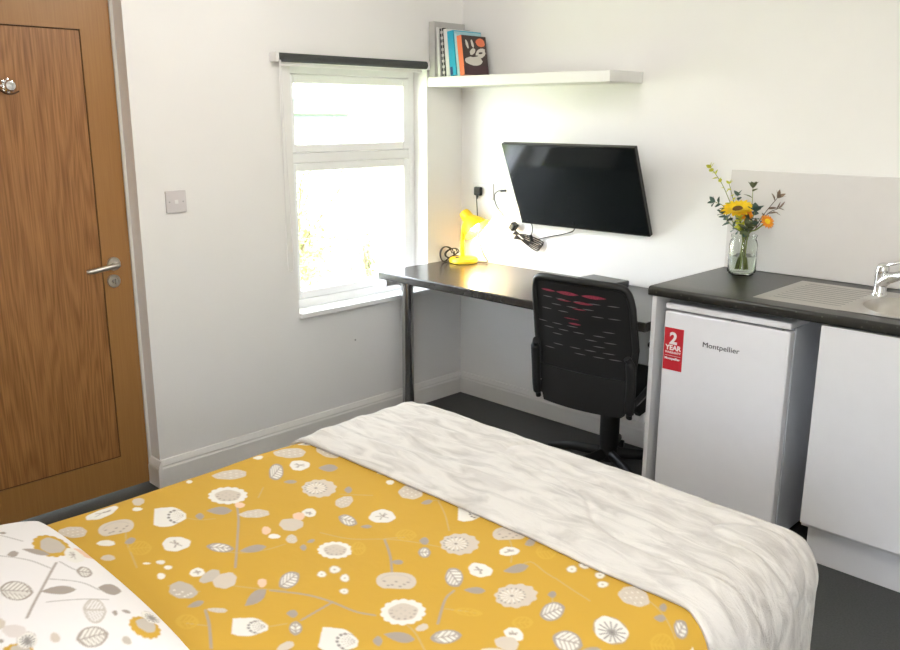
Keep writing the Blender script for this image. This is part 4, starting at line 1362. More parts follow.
# cloth print: kind, centre x, y and the two half axes, in metres on the bed
DUVET_MOTIFS = [
  ('disc', -2.6817, -1.3439, 0.0224, -0.0226, 0.0118, 0.0289),
  ('white', -2.5916, -1.292, 0.0402, 0.0031, 0.0071, 0.0245),
  ('blob', -2.5035, -1.2961, 0.0104, -0.0105, 0.0104, 0.0213),
  ('dot', -2.5254, -1.3361, 0.0085, -0.0085, 0.005, 0.0102),
  ('bell', -2.6043, -1.3945, 0.0354, -0.0141, 0.0149, 0.0396),
  ('dot', -2.6534, -1.4518, 0.014, -0.0141, 0.0059, 0.0133),
  ('leafg', -2.6119, -1.4807, 0.0131, 0.0001, 0.005, 0.0163),
  ('sketch', -2.611, -1.5264, 0.0184, -0.0186, 0.0144, 0.0294),
  ('tulip', -2.4914, -1.4338, 0.0265, -0.0268, 0.0277, 0.0524),
  ('white', -2.5468, -1.5658, 0.0244, -0.0168, 0.0146, 0.0299),
  ('dot', -2.3574, -1.2804, 0.0055, -0.0055, 0.0063, 0.0113),
  ('blob', -2.6791, -1.519, 0.0105, -0.0106, 0.0056, 0.0124),
  ('disc', -2.2572, -1.314, 0.0367, -0.0234, 0.0132, 0.0233),
  ('dot', -2.1484, -1.2799, 0.0097, -0.0098, 0.0079, 0.012),
  ('frill', -2.3262, -1.4157, 0.0366, -0.0287, 0.0256, 0.0442),
  ('peach', -2.3355, -1.4852, 0.0086, -0.0087, 0.009, 0.0144),
  ('leafg', -2.3894, -1.481, 0.0239, -0.0189, 0.0136, 0.0241),
  ('leafg', -2.4412, -1.4808, 0.0075, -0.0075, 0.0106, 0.0186),
  ('disc', -2.3351, -1.5508, 0.029, -0.0194, 0.0111, 0.0187),
  ('disc', -2.0674, -1.3159, 0.035, -0.0267, 0.0206, 0.0305),
  ('leafv', -2.164, -1.3894, 0.0308, 0.0167, 0.0117, 0.038),
  ('white', -2.0963, -1.4009, 0.0211, -0.0163, 0.0176, 0.0254),
  ('leafg', -2.0503, -1.4664, 0.019, -0.0191, 0.0165, 0.0214),
  ('leafg', -2.1725, -1.465, 0.0128, -0.0129, 0.0073, 0.0103),
  ('dand', -2.1444, -1.5513, 0.0305, -0.0307, 0.031, 0.0411),
  ('white', -2.2403, -1.6389, 0.0118, -0.0119, 0.0128, 0.0173),
  ('peach', -2.2688, -1.6363, 0.01, -0.0101, 0.0124, 0.0172),
  ('blob', -2.307, -1.6595, 0.0197, -0.0198, 0.0191, 0.027),
  ('peach', -2.3663, -1.6458, 0.0073, -0.0073, 0.0123, 0.0185),
  ('dot', -2.3709, -1.6846, 0.0095, -0.0096, 0.0067, 0.0099),
  ('disc', -2.35, -1.7223, 0.0087, -0.0088, 0.0123, 0.0173),
  ('white', -1.9922, -1.2881, 0.0162, -0.0163, 0.0069, 0.0094),
  ('disc', -1.9815, -1.3817, 0.0152, -0.0388, 0.024, 0.027),
  ('disc', -2.1469, -1.6556, 0.0233, -0.005, 0.0147, 0.0235),
  ('leafg', -2.0999, -1.6131, 0.0071, -0.0072, 0.0131, 0.0162),
  ('leafv', -2.2, -1.7351, 0.0045, -0.0294, 0.018, 0.016),
  ('white', -2.1309, -1.7792, 0.0218, -0.0219, 0.0223, 0.0256),
  ('disc', -1.9955, -1.7351, 0.0213, -0.0215, 0.028, 0.0301),
  ('dot', -1.9739, -1.5994, 0.0093, -0.0094, 0.0064, 0.0073),
  ('dot', -1.9968, -1.657, 0.0073, -0.0073, 0.0082, 0.0092),
  ('leafg', -2.0095, -1.8061, 0.0142, -0.0061, 0.0088, 0.0106),
  ('frill', -2.3096, -1.8276, 0.0262, -0.0265, 0.0234, 0.0299),
  ('sketch', -2.1565, -1.891, 0.0175, -0.0177, 0.0193, 0.0209),
  ('leafg', -2.1469, -1.9399, 0.0079, -0.0079, 0.0144, 0.015),
  ('leafv', -2.1816, -1.9769, 0.01, -0.0101, 0.0152, 0.0158),
  ('dand', -2.0979, -2.003, 0.0298, -0.03, 0.0346, 0.0332),
  ('tulip', -1.9742, -1.9224, 0.0219, -0.0221, 0.0289, 0.027),
  ('sketch', -2.2698, -1.8583, 0.0124, -0.0125, 0.02, 0.0242),
  ('leafg', -2.1905, -1.7912, 0.0098, -0.0099, 0.0064, 0.0076),
  ('leafv', -2.4856, -1.6467, 0.0186, -0.0265, 0.0111, 0.017),
  ('leafg', -2.4377, -1.7014, 0.0272, -0.0122, 0.0086, 0.0161),
  ('dot', -2.6089, -1.6154, 0.0067, -0.0068, 0.004, 0.0077),
  ('dot', -2.6081, -1.6465, 0.0059, -0.0059, 0.0039, 0.0075),
  ('dot', -2.6347, -1.6676, 0.0058, -0.0058, 0.0056, 0.0109),
  ('dot', -2.6321, -1.5996, 0.0059, -0.006, 0.0019, 0.0039),
  ('white', -2.5741, -1.7048, 0.0129, -0.0072, 0.0072, 0.0151),
  ('blob2', -2.5619, -1.7356, 0.0239, 0.0017, 0.0062, 0.019),
  ('blob', -2.5485, -1.7713, 0.023, -0.0063, 0.0121, 0.0274),
  ('peach', -2.5012, -1.8338, 0.0064, -0.0065, 0.0096, 0.0146),
  ('leafv', -2.4566, -1.8641, 0.0296, 0.0078, 0.0082, 0.0276),
  ('bell2', -2.6282, -1.7443, 0.0159, -0.0263, 0.0162, 0.0252),
  ('leafg', -2.542, -1.8728, 0.0313, 0.0106, 0.005, 0.0229),
  ('leafg', -2.6356, -1.8081, 0.017, -0.002, 0.0042, 0.012),
  ('disc', -2.6169, -1.8579, 0.0119, -0.0162, 0.0048, 0.0072),
  ('sketch', -2.6793, -1.8546, 0.0158, -0.0159, 0.013, 0.0236),
  ('tulip', -2.6054, -1.952, 0.0217, -0.0262, 0.0182, 0.0266),
  ('dotw', -2.3641, -1.8959, 0.0074, -0.0074, 0.0088, 0.0112),
  ('dotw', -2.3955, -1.8926, 0.0058, -0.0059, 0.0072, 0.0095),
  ('dotw', -2.371, -1.938, 0.0058, -0.0058, 0.0086, 0.0107),
  ('dotw', -2.4036, -1.9765, 0.0056, -0.0057, 0.0058, 0.0072),
  ('leafg', -2.3541, -1.7712, 0.0054, -0.0055, 0.0093, 0.0128),
  ('leafg', -2.3241, -1.7584, 0.0109, -0.0009, 0.0041, 0.0081),
  ('bell', -2.3002, -2.0167, 0.0288, -0.0291, 0.0221, 0.0245),
  ('leafg', -2.2501, -1.9643, 0.0097, -0.0098, 0.007, 0.0078),
  ('frill', -2.3662, -2.1099, 0.0323, -0.0271, 0.0301, 0.0348),
  ('blob', -2.3792, -2.1763, 0.0129, -0.003, 0.0057, 0.0091),
  ('leafg', -2.4302, -2.169, 0.0145, -0.0267, 0.0135, 0.0121),
  ('leafg', -2.4672, -2.1519, 0.0063, -0.0064, 0.0118, 0.0137),
  ('leafg', -2.5259, -1.9723, 0.008, -0.0081, 0.0088, 0.0124),
  ('leafv', -2.5493, -2.0163, 0.0139, 0.0195, -0.0084, 0.0085),
  ('tulip', -2.5165, -2.1033, 0.0175, -0.0318, 0.0289, 0.0296),
  ('blob', -2.5944, -2.0498, 0.0158, -0.0032, 0.0047, 0.0109),
  ('leafv', -2.2054, -2.0903, -0.0172, -0.0311, 0.0241, 0.0009),
  ('leafg', -2.212, -2.1545, 0.014, -0.0172, 0.0107, 0.0093),
  ('white', -2.1469, -2.1096, 0.0112, -0.0234, 0.0209, 0.0159),
  ('white', -2.0494, -2.1061, 0.0154, -0.0155, 0.0134, 0.0114),
  ('bell', -1.9893, -2.0564, 0.0272, -0.0274, 0.0253, 0.0217),
  ('leafg', -2.0905, -2.1607, 0.026, -0.0132, 0.0127, 0.0129),
  ('leafg', -1.991, -2.1174, 0.0161, -0.003, 0.0112, 0.013),
  ('dand', -2.1675, -2.2256, 0.0325, -0.0271, 0.0313, 0.028),
  ('sketch', -1.9952, -2.167, 0.0169, -0.017, 0.0242, 0.019),
  ('leafg', -2.1171, -2.2766, 0.0063, -0.0064, 0.011, 0.0086),
  ('leafv', -2.1637, -2.3137, 0.0261, -0.0101, 0.0204, 0.0215),
  ('white', -2.2677, -2.3052, 0.004, -0.0193, 0.0162, 0.0088),
  ('blob', -2.2988, -2.315, 0.0103, -0.0194, 0.0174, 0.0121),
  ('blob', -2.3367, -2.3147, 0.015, -0.0152, 0.0088, 0.0078),
  ('leafv', -2.3679, -2.2278, 0.0252, -0.0158, 0.0139, 0.0162),
  ('sketch', -2.2784, -2.1987, 0.017, -0.0235, 0.0103, 0.0088),
  ('sketch', -2.2292, -2.2936, 0.0146, -0.0148, 0.0152, 0.0126),
  ('leafv', -2.2217, -2.393, 0.0058, -0.0294, 0.0274, 0.0128),
  ('dotw', -2.0138, -2.2487, 0.0066, -0.0067, 0.0099, 0.0073),
  ('dotw', -1.982, -2.2588, 0.0074, -0.0075, 0.0102, 0.0073),
  ('dotw', -1.9928, -2.3051, 0.0066, -0.0066, 0.0099, 0.0068),
  ('dotw', -2.0197, -2.3301, 0.0071, -0.0072, 0.0095, 0.0065),
  ('white', -1.9459, -2.3412, 0.0013, -0.0129, 0.0111, 0.0047),
  ('disc', -2.0115, -2.3988, 0.0084, -0.0291, 0.032, 0.0148),
  ('leafg', -2.0042, -2.4594, 0.0055, -0.0055, 0.0138, 0.0082),
  ('leafg', -2.0391, -2.4732, 0.008, -0.0081, 0.0117, 0.007),
  ('leafv', -2.0306, -2.5153, 0.0238, 0.0057, 0.0025, 0.0158),
  ('fan', -2.14, -2.4304, 0.0037, -0.0331, 0.0354, 0.014),
  ('sketch', -2.0986, -2.5176, 0.0179, -0.0181, 0.0268, 0.0159),
  ('white', -2.0676, -2.5702, 0.0063, -0.0064, 0.0272, 0.0148),
  ('leafg', -2.2126, -2.4403, 0.0125, -0.0127, 0.0073, 0.0051),
]
DUVET_STEMS = [
  ('w', [(-2.507, -1.872), (-2.466, -1.938), (-2.446, -1.99), (-2.433, -2.047), (-2.413, -2.082)]),
  ('w', [(-2.526, -2.002), (-2.444, -1.992)]),
  ('w', [(-2.203, -1.87), (-2.244, -1.935), (-2.285, -1.987)]),
  ('w', [(-2.241, -2.125), (-2.278, -2.136), (-2.35, -2.188)]),
  ('n', [(-2.005, -2.43), (-2.019, -2.463), (-2.061, -2.522)]),
  ('n', [(-2.064, -2.244), (-2.079, -2.305), (-2.088, -2.347)]),
  ('w', [(-2.334, -1.467), (-2.374, -1.541), (-2.442, -1.646), (-2.506, -1.741)]),
  ('n', [(-2.588, -1.411), (-2.616, -1.47), (-2.639, -1.547), (-2.655, -1.602)]),
  ('n', [(-2.238, -1.44), (-2.28, -1.481)]),
  ('n', [(-2.469, -1.468), (-2.452, -1.498), (-2.421, -1.516)]),
  ('n', [(-2.5, -1.638), (-2.47, -1.694), (-2.421, -1.724), (-2.375, -1.733)]),
  ('w', [(-2.633, -1.84), (-2.655, -1.892), (-2.692, -1.963)]),
  ('n', [(-2.66, -1.893), (-2.682, -1.86)]),
  ('n', [(-2.549, -1.798), (-2.515, -1.854), (-2.485, -1.894)]),
  ('n', [(-2.579, -1.978), (-2.552, -1.993)]),
  ('n', [(-2.283, -1.739), (-2.253, -1.81), (-2.204, -1.869), (-2.166, -1.931), (-2.14, -1.983)]),
  ('n', [(-1.984, -1.82), (-2.025, -1.886), (-2.069, -1.942)]),
  ('n', [(-2.129, -1.617), (-2.076, -1.679)]),
  ('n', [(-2.101, -2.023), (-2.133, -1.977)]),
  ('n', [(-2.267, -2.215), (-2.302, -2.16)]),
  ('n', [(-2.008, -2.071), (-2.038, -2.105), (-2.079, -2.137)]),
  ('n', [(-2.091, -2.161), (-2.05, -2.166), (-2.06, -2.214), (-2.065, -2.244)]),
  ('n', [(-2.123, -2.281), (-2.144, -2.3)]),
  ('n', [(-2.202, -1.868), (-2.166, -1.898)]),
  ('n', [(-2.391, -2.142), (-2.401, -2.181), (-2.426, -2.233)]),
  ('n', [(-2.31, -2.308), (-2.342, -2.317)]),
  ('n', [(-2.641, -1.71), (-2.606, -1.772)]),
  ('n', [(-1.863, -1.981), (-1.928, -1.876), (-1.998, -1.806)]),
]
PILLOW_MOTIFS = [
  ('yfrill', -2.787, -1.5108, 0.0258, -0.026, 0.0227, 0.0589),
  ('blob2', -2.7858, -1.512, 0.0172, -0.0174, 0.0162, 0.042),
  ('peach', -2.7436, -1.5546, 0.0143, -0.0145, 0.0103, 0.0246),
  ('white', -2.7683, -1.5755, 0.0194, 0.0192, -0.0003, 0.0365),
  ('leafg', -2.8248, -1.533, 0.0165, -0.0275, 0.0059, 0.0134),
  ('leafg', -2.8626, -1.5191, 0.0102, -0.0018, 0.004, 0.0171),
  ('leafg', -2.8387, -1.3927, 0.0059, -0.0059, 0.0031, 0.0092),
  ('leafv', -2.7833, -1.663, 0.0108, -0.0109, 0.01, 0.0236),
  ('leafg', -2.7724, -1.7518, 0.0172, -0.0123, 0.0111, 0.0274),
  ('leafv', -2.9074, -1.6683, 0.0198, -0.0269, 0.013, 0.0329),
  ('leafg', -2.851, -1.7151, 0.0261, -0.0147, 0.0062, 0.0192),
  ('sketch', -2.8276, -1.8178, 0.0148, -0.015, 0.0158, 0.0363),
  ('leafg', -2.802, -1.8428, 0.0037, -0.0038, 0.0041, 0.0089),
  ('leafg', -2.7824, -1.8459, 0.0062, -0.0063, 0.0028, 0.006),
  ('leafv', -2.8596, -1.8832, 0.0247, -0.0075, 0.0068, 0.0238),
  ('yfrill', -2.7722, -1.8996, 0.0196, -0.0198, 0.0127, 0.0254),
  ('blob2', -2.7678, -1.8955, 0.0123, -0.0124, 0.0086, 0.0171),
  ('fan', -2.7482, -1.8716, 0.0113, -0.0114, 0.009, 0.0177),
  ('pblob', -2.955, -1.795, 0.0141, -0.0143, 0.0061, 0.0175),
  ('blob', -2.9672, -1.7563, 0.0083, -0.0084, 0.006, 0.0182),
  ('blob', -2.9105, -1.8533, 0.0058, -0.0059, 0.0044, 0.0112),
  ('blob2', -2.815, -1.9183, 0.0059, -0.006, 0.0039, 0.0081),
  ('blob2', -2.8078, -1.9612, 0.0058, -0.0059, 0.0038, 0.0077),
]
PILLOW_STEMS = [
  ('w', [(-2.812, -1.602), (-2.926, -1.773)]),
  ('n', [(-2.885, -1.51), (-2.849, -1.565), (-2.829, -1.622)]),
  ('n', [(-2.847, -1.662), (-2.807, -1.705), (-2.791, -1.75)]),
  ('n', [(-2.883, -1.746), (-2.828, -1.773), (-2.793, -1.794)]),
  ('n', [(-2.805, -1.599), (-2.795, -1.646), (-2.782, -1.654)]),
  ('n', [(-2.849, -1.4), (-2.825, -1.466)]),
]

# ================================================================ BED
BX0, BX1, BYF, BYN = -3.38, -1.530, -1.280, -2.520        # mattress footprint
BTOP = 0.562
bm = new(); box(bm, BX0, BX1 - 0.01, BYN + 0.01, BYF - 0.01, 0.03, 0.330, 0.02, 3)
for x in (BX0 + 0.15, BX1 - 0.15):
    for y in (BYN + 0.15, BYF - 0.15):
        cyl(bm, (x, y, 0.0), (x, y, 0.035), 0.025, seg=12)
tag(link('bed_base', bm, 'divan'), 'upholstered double bed base under the mattress', 'bed base')
bm = new(); box(bm, BX0, BX1, BYN, BYF, 0.3305, BTOP, 0.07, 5)
tag(link('mattress', bm, 'mattress', smooth=True), 'thick white mattress under the yellow duvet', 'mattress')

DTOP = 0.604
XF, YF, YN = -1.478, -1.190, -2.575                        # hanging faces of the duvet
RAD = 0.100

def edge_map(a, rad=RAD):
    """a = distance past the start of the rounding; returns (forward, drop)"""
    if a <= 0: return a, 0.0
    q = rad * math.pi / 2
    if a < q:
        t_ = a / rad
        return rad * math.sin(t_), rad * (1 - math.cos(t_))
    return rad, rad + (a - q)

def fbm(x, y, s, seed=0.0):
    return noise.noise(Vector((x * s + seed, y * s + 3.1 * seed, seed)))

def cloth(s, t, off=0.0, amp=1.0, rad=RAD):
    """s, t are cloth coordinates equal to x and y on the flat top of the bed"""
    xf, dx = edge_map(s - (XF - rad), rad)
    x = XF - rad + xf
    if t > (YF + YN) / 2:
        yf, dy = edge_map(t - (YF - rad), rad); y = YF - rad + yf; sy = 1
    else:
        yf, dy = edge_map((YN + rad) - t, rad); y = YN + rad - yf; sy = -1
    wob = amp * (0.010 * fbm(s, t, 2.2, 1.7) + 0.005 * fbm(s, t, 6.0, 4.2))
    nx_ = 1.0 - max(0.0, 1 - dx / rad) if s > XF - rad else 0.0
    ny_ = 1.0 - max(0.0, 1 - dy / rad) if dy > 0 else 0.0
    nx_ = min(1, dx / rad) if dx > 0 else 0.0
    ny_ = min(1, dy / rad) if dy > 0 else 0.0
    nz_ = max(0.0, 1 - max(nx_, ny_))
    drop = max(dx, dy) + 0.45 * min(dx, dy)
    # hanging cloth gathers into soft folds
    fold = 0.012 * min(1, drop / 0.25) * math.sin((s if dy > dx else t) * 17 + 1.3 * fbm(s, t, 3, 9))
    k = off + wob
    # corner rounding in plan
    if dx > 0 and dy > 0:
        rx_, ry_ = min(1, dx / rad), min(1, dy / rad)
        pull = 0.075 * rx_ * ry_
        x -= pull; y -= pull * sy
    px_ = x + (k + fold) * nx_ * (1 if dx > 0 else 0)
    py_ = y + sy * (k + fold) * ny_
    pz_ = DTOP - drop + k * nz_ + (0 if nz_ > 0 else 0)
    return (px_, py_, pz_)

# ---- printed pattern -------------------------------------------------
YEL = (0.56, 0.335, 0.045); WHT = (0.80, 0.765, 0.70); BEI = (0.62, 0.54, 0.45); GRY = (0.37, 0.315, 0.27); LGR = (0.52, 0.46, 0.39)
PEA = (0.80, 0.56, 0.40); DRK = (0.20, 0.175, 0.16); SKT = (0.60, 0.375, 0.055); PBL = (0.70, 0.635, 0.59)
PWHITE = (0.82, 0.785, 0.765)

def stamp(X, Y, C, motifs, stems, line=0.0030, skt=SKT, leaf_grey=GRY, skn=None):
    skn = SKN if skn is None else skn
    """X, Y: sorted 1-D cloth axes, C: colour grid (len X, len Y, 3)"""
    def paint(ix, iy, mask, col, a=1.0):
        sub = C[ix, iy]
        sub[mask] = sub[mask] * (1 - a) + np.array(col) * a
    for (wd, pts) in stems:
        r = 0.0026 if wd == 'w' else 0.0016
        P = [np.array((p[0], p[1])) for p in smooth_pts([(q[0], q[1], 0) for q in pts], 5)]
        for a, b in zip(P, P[1:]):
            lo, hi = np.minimum(a, b) - r * 2, np.maximum(a, b) + r * 2
            i0, i1 = np.searchsorted(X, [lo[0], hi[0]]); j0, j1 = np.searchsorted(Y, [lo[1], hi[1]])
            if i1 <= i0 or j1 <= j0: continue
            gx, gy = np.meshgrid(X[i0:i1], Y[j0:j1], indexing='ij')
            d = b - a; L = max(1e-9, d @ d)
            t_ = np.clip(((gx - a[0]) * d[0] + (gy - a[1]) * d[1]) / L, 0, 1)
            dd = np.hypot(gx - a[0] - t_ * d[0], gy - a[1] - t_ * d[1])
            paint(slice(i0, i1), slice(j0, j1), dd < r, leaf_grey if wd == 'w' else skn, 0.9)
    for mi, (kind, cx_, cy_, ax, ay, bx_, by_) in enumerate(motifs):
        ext = 1.35 * (abs(ax) + abs(bx_)), 1.35 * (abs(ay) + abs(by_))
        i0, i1 = np.searchsorted(X, [cx_ - ext[0], cx_ + ext[0]]); j0, j1 = np.searchsorted(Y, [cy_ - ext[1], cy_ + ext[1]])
        if i1 <= i0 or j1 <= j0: continue
        gx, gy = np.meshgrid(X[i0:i1] - cx_, Y[j0:j1] - cy_, indexing='ij')
        det = ax * by_ - bx_ * ay
        if abs(det) < 1e-9: continue
        u = (gx * by_ - gy * bx_) / det; v = (gy * ax - gx * ay) / det
        S = math.sqrt(abs(det)); lw = line / S              # line width in motif units
        rr = np.hypot(u, v); th = np.arctan2(v, u)
        rng = np.random.RandomState(mi * 7 + 3)
        ix, iy = slice(i0, i1), slice(j0, j1)
        def P_(m, c, a=1.0): paint(ix, iy, m, c, a)
        wobr = rr * (1 + 0.05 * np.sin(3 * th + mi) + 0.03 * np.sin(7 * th + 2 * mi))
        if kind in ('dot', 'dotw', 'peach'):
            if kind == 'dotw': P_(wobr < 1.25, LGR, 0.5)
            P_(wobr < 1, PEA if kind == 'peach' else WHT)
            if kind == 'dotw': P_(rr < 0.28, LGR)
        elif kind == 'blob': P_(wobr < 1, BEI)
        elif kind == 'pblob': P_(wobr < 1, PBL)
        elif kind == 'blob2': P_(wobr < 1, LGR)
        elif kind == 'leafg':
            m = (np.abs(v) < (1 - np.abs(u) ** 2.2).clip(0) * (0.85 + 0.25 * u)) & (np.abs(u) < 1)
            P_(m, leaf_grey)
        elif kind in ('leafv', 'sketch'):
            m = (np.abs(v) < (1 - np.abs(u) ** 2.4).clip(0) ** 0.8) & (np.abs(u) < 1)
            mo = (np.abs(v) < 1.0 * (1 - np.abs(u / 1.0) ** 2.4).clip(0) ** 0.8)
            inner = (np.abs(v) < (1 - np.abs(u / (1 - 1.6 * lw)) ** 2.4).clip(0) ** 0.8 - 1.4 * lw) & (np.abs(u) < 1 - 1.5 * lw)
            if kind == 'leafv':
                P_(m, leaf_grey); P_(inner, WHT)
                vc, va = leaf_grey, 0.85
            else:
                P_(m & ~inner, skt, 0.9); vc, va = skt, 0.9
            P_(inner & (np.abs(v - 0.08 * np.sin(2 * u)) < lw * 0.7), vc, va)
            per = max(0.26, 3.2 * lw)
            ph = ((u - np.abs(v) * 0.55) % per) / per
            P_(inner & (ph < lw / per * 1.25) & (np.abs(v) < 0.85), vc, va)
        elif kind in ('disc', 'dand', 'fan', 'white', 'frill', 'yfrill'):
            if kind in ('frill', 'yfrill'):
                sc = 1 + 0.10 * np.abs(np.sin(th * 7 + mi)) - 0.05
                P_(rr < sc, WHT if kind == 'frill' else YEL)
                if kind == 'frill':
                    P_(rr < 0.68 * (1 + 0.04 * np.sin(5 * th)), BEI)
                    P_((rr < 0.62) & (rr > 0.48) & (np.sin(th * 12) > 0.3) & (v < 0.2), GRY, 0.8)
                    P_((rr < 0.42) & (np.sin(u * 16) * np.sin(v * 14) > 0.6), LGR, 0.8)
            elif kind == 'white':
                P_(wobr < 1, WHT)
                for k in range(6):
                    a = rng.uniform(0, 6.28)
                    d_ = np.abs(np.sin(th - a) * rr); on_ = (np.cos(th - a) > 0) & (rr < 0.55) & (rr > 0.06)
                    P_(on_ & (d_ < lw * 0.6), GRY, 0.8)
                P_((np.hypot(u - .1, v - .05) < max(0.10, lw)), GRY)
            elif kind == 'fan':
                P_(rr < 1.07 * (1 + 0.02 * np.sin(9 * th)), leaf_grey, 0.6); P_(wobr < 1, WHT)
                uu, vv = u - 0.12, v + 0.15
                t2 = np.arctan2(vv, uu); r2 = np.hypot(uu, vv)
                per = 2 * math.pi / 13
                d_ = np.abs(((t2 + per / 2) % per) - per / 2) * r2
                P_((rr < 0.93) & (d_ < lw * 0.55) & (r2 < 0.85), DRK, 0.85)
                P_(r2 < 0.07, DRK)
            elif kind == 'disc':
                P_(wobr < 1, BEI)
                per = max(0.28, 3.0 * lw)
                P_((rr < 0.84) & (np.sin(u / per * 6.28 + 2.4 * np.sin(3 * v + mi)) * np.sin(v / per * 6.28 + 2 * np.cos(4 * u)) > 0.45), LGR, 0.85)
                P_((rr < 0.80) & (np.sin(u * 9 + mi) * np.sin(v * 11 + 2 + 3 * u) > 0.72), WHT, 0.8)
            else:
                P_(rr < 1 + 0.05 * np.sin(th * 11), BEI)
                r2 = np.hypot(u + 0.2, v - 0.0); t2 = np.arctan2(v, u + 0.2)
                P_((r2 < 0.62) & (np.sin(t2 * 13 + 2 * r2) > 0.35) & (r2 > 0.10), WHT, 0.9)
                P_((np.abs(r2 - 0.62) < 0.06) & (np.sin(t2 * 17) > 0.3) & (rr < 0.92), DRK, 0.7)
                P_((r2 < 0.09), DRK, 0.7)
        elif kind in ('bell', 'bell2'):
            m = (v > -0.85 - 0.0 * u) & (np.abs(u) ** 2.6 + np.abs((v + 0.0)) ** 2.2 < 1) if kind == 'bell' else (wobr < 1)
            P_(m, BEI if kind == 'bell' else LGR)
            for k in range(7):
                uu = -0.6 + 0.2 * k; vv = (-0.35 if kind == 'bell' else -0.45) + 0.3 * math.cos(k * 2.2)
                P_(np.hypot((u - uu), (v - vv)) < max(0.085, lw * .8), GRY if kind == 'bell' else WHT)
            P_((np.abs(rr - 0.74) < lw * 0.5) & (v > 0.1), LGR, 0.8)
        elif kind == 'tulip':
            hw_ = np.where(u < 0, 1.0 - 0.35 * np.clip(-u - 0.6, 0, 1), 1.0 - 0.75 * np.clip(u, 0, 1) ** 1.6)
            m = (np.abs(u) < 1) & (np.abs(v - 0.06 * np.sin(3 * u)) < hw_ * 0.92)
            P_(m, WHT)
            for k in range(6):
                a = -1.25 + 0.5 * k
                uu, vv = 0.42 - 0.52 * math.cos(a), 0.62 * math.sin(a) * 0.95
                P_(m & (np.hypot(u - uu, (v - vv)) < max(0.10, lw * 0.9)), DRK, 0.9)
                for q in (0.25, 0.4, 0.55, 0.7, 0.85):
                    P_(m & (np.hypot(u - (uu + (0.92 - uu) * q), v - (vv * (1 - q) + 0.1 * q)) < lw * 0.5), GRY, 0.8)
            P_(m & (np.abs(np.hypot(u - .45, v) - 0.62) < lw * .45) & (u > 0.1), GRY, 0.8)
SKN = (0.52, 0.375, 0.16)

def axis(lo, hi, step, fine=None, fstep=None):
    out = []
    x = lo
    while x < hi:
        out.append(x)
        x += fstep if fine and fine[0] <= x < fine[1] else step
    out.append(hi)
    return np.array(out)

def cloth_mesh(name, X, Y, fn, colour, matname):
    nx_, ny_ = len(X), len(Y)
    co = np.empty((nx_, ny_, 3), dtype=np.float32)
    for i, x in enumerate(X):
        for j, y in enumerate(Y):
            co[i, j] = fn(float(x), float(y))
    idx = np.arange(nx_ * ny_).reshape(nx_, ny_)
    f = np.stack([idx[:-1, :-1], idx[1:, :-1], idx[1:, 1:], idx[:-1, 1:]], -1).reshape(-1, 4)
    me = bpy.data.meshes.new(name)
    me.vertices.add(nx_ * ny_); me.vertices.foreach_set('co', co.reshape(-1))
    me.loops.add(f.size); me.loops.foreach_set('vertex_index', f.reshape(-1).astype(np.int32))
    me.polygons.add(len(f)); me.polygons.foreach_set('loop_start', np.arange(0, f.size, 4, dtype=np.int32))
    me.update(calc_edges=True)
    me.polygons.foreach_set('use_smooth', [True] * len(f))
    if colour is not None:
        at = me.color_attributes.new('print', 'FLOAT_COLOR', 'POINT')
        c4 = np.ones((nx_ * ny_, 4), dtype=np.float32); c4[:, :3] = colour.reshape(-1, 3)
        at.data.foreach_set('color', c4.reshape(-1))
    me.validate()
    me.materials.append(M[matname])
    o = bpy.data.objects.new(name, me)
    COL.objects.link(o)
    return o

# duvet
X = axis(-3.40, XF - RAD + RAD * 1.57 + 0.20, 0.012, (-2.86, -1.90), 0.0026)
Y = axis(YN + RAD - RAD * 1.57 - 0.22, YF - RAD + RAD * 1.57 + 0.20, 0.012, (-2.72, -1.17), 0.0028)
C = np.empty((len(X), len(Y), 3)); C[:] = YEL
STEP = (0.86, 0.0)
more = []
for (k, x, y, a, b, c, d) in DUVET_MOTIFS:
    for sx_ in (-0.80, 0.80):
        if not (-2.72 < x + sx_ < -1.93): more.append((k, x + sx_, y + 0.11, a, b, c, d))
    if y < -2.35: pass
mirrored = [(k, x, -2.60 - (y + 2.60) - 0.13, a, b, c, d) for (k, x, y, a, b, c, d) in DUVET_MOTIFS if y < -2.32 and x < -2.15]
def soft_stamp(X, Y, base, motifs, stems, **kw):
    # stamp on a grid twice as fine, then average down so printed edges are smooth
    fine = lambda A_: np.sort(np.concatenate([A_, (A_[1:] + A_[:-1]) / 2]))
    X2, Y2 = fine(X), fine(Y)
    C2 = np.empty((len(X2), len(Y2), 3)); C2[:] = base
    stamp(X2, Y2, C2, motifs, stems, **kw)
    P = np.pad(C2, ((1, 1), (1, 1), (0, 0)), 'edge')
    Q = 0.25 * P[:-2] + 0.5 * P[1:-1] + 0.25 * P[2:]
    Q = 0.25 * Q[:, :-2] + 0.5 * Q[:, 1:-1] + 0.25 * Q[:, 2:]
    return Q[::2, ::2]
C = soft_stamp(X, Y, YEL, mirrored + more + DUVET_MOTIFS, DUVET_STEMS)
dv = cloth_mesh('duvet', X, Y, lambda s, t: cloth(s, t, 0.0, 1.0), C, 'duvet')
tag(dv, 'mustard yellow duvet printed with white and grey flowers and leaves', 'duvet')

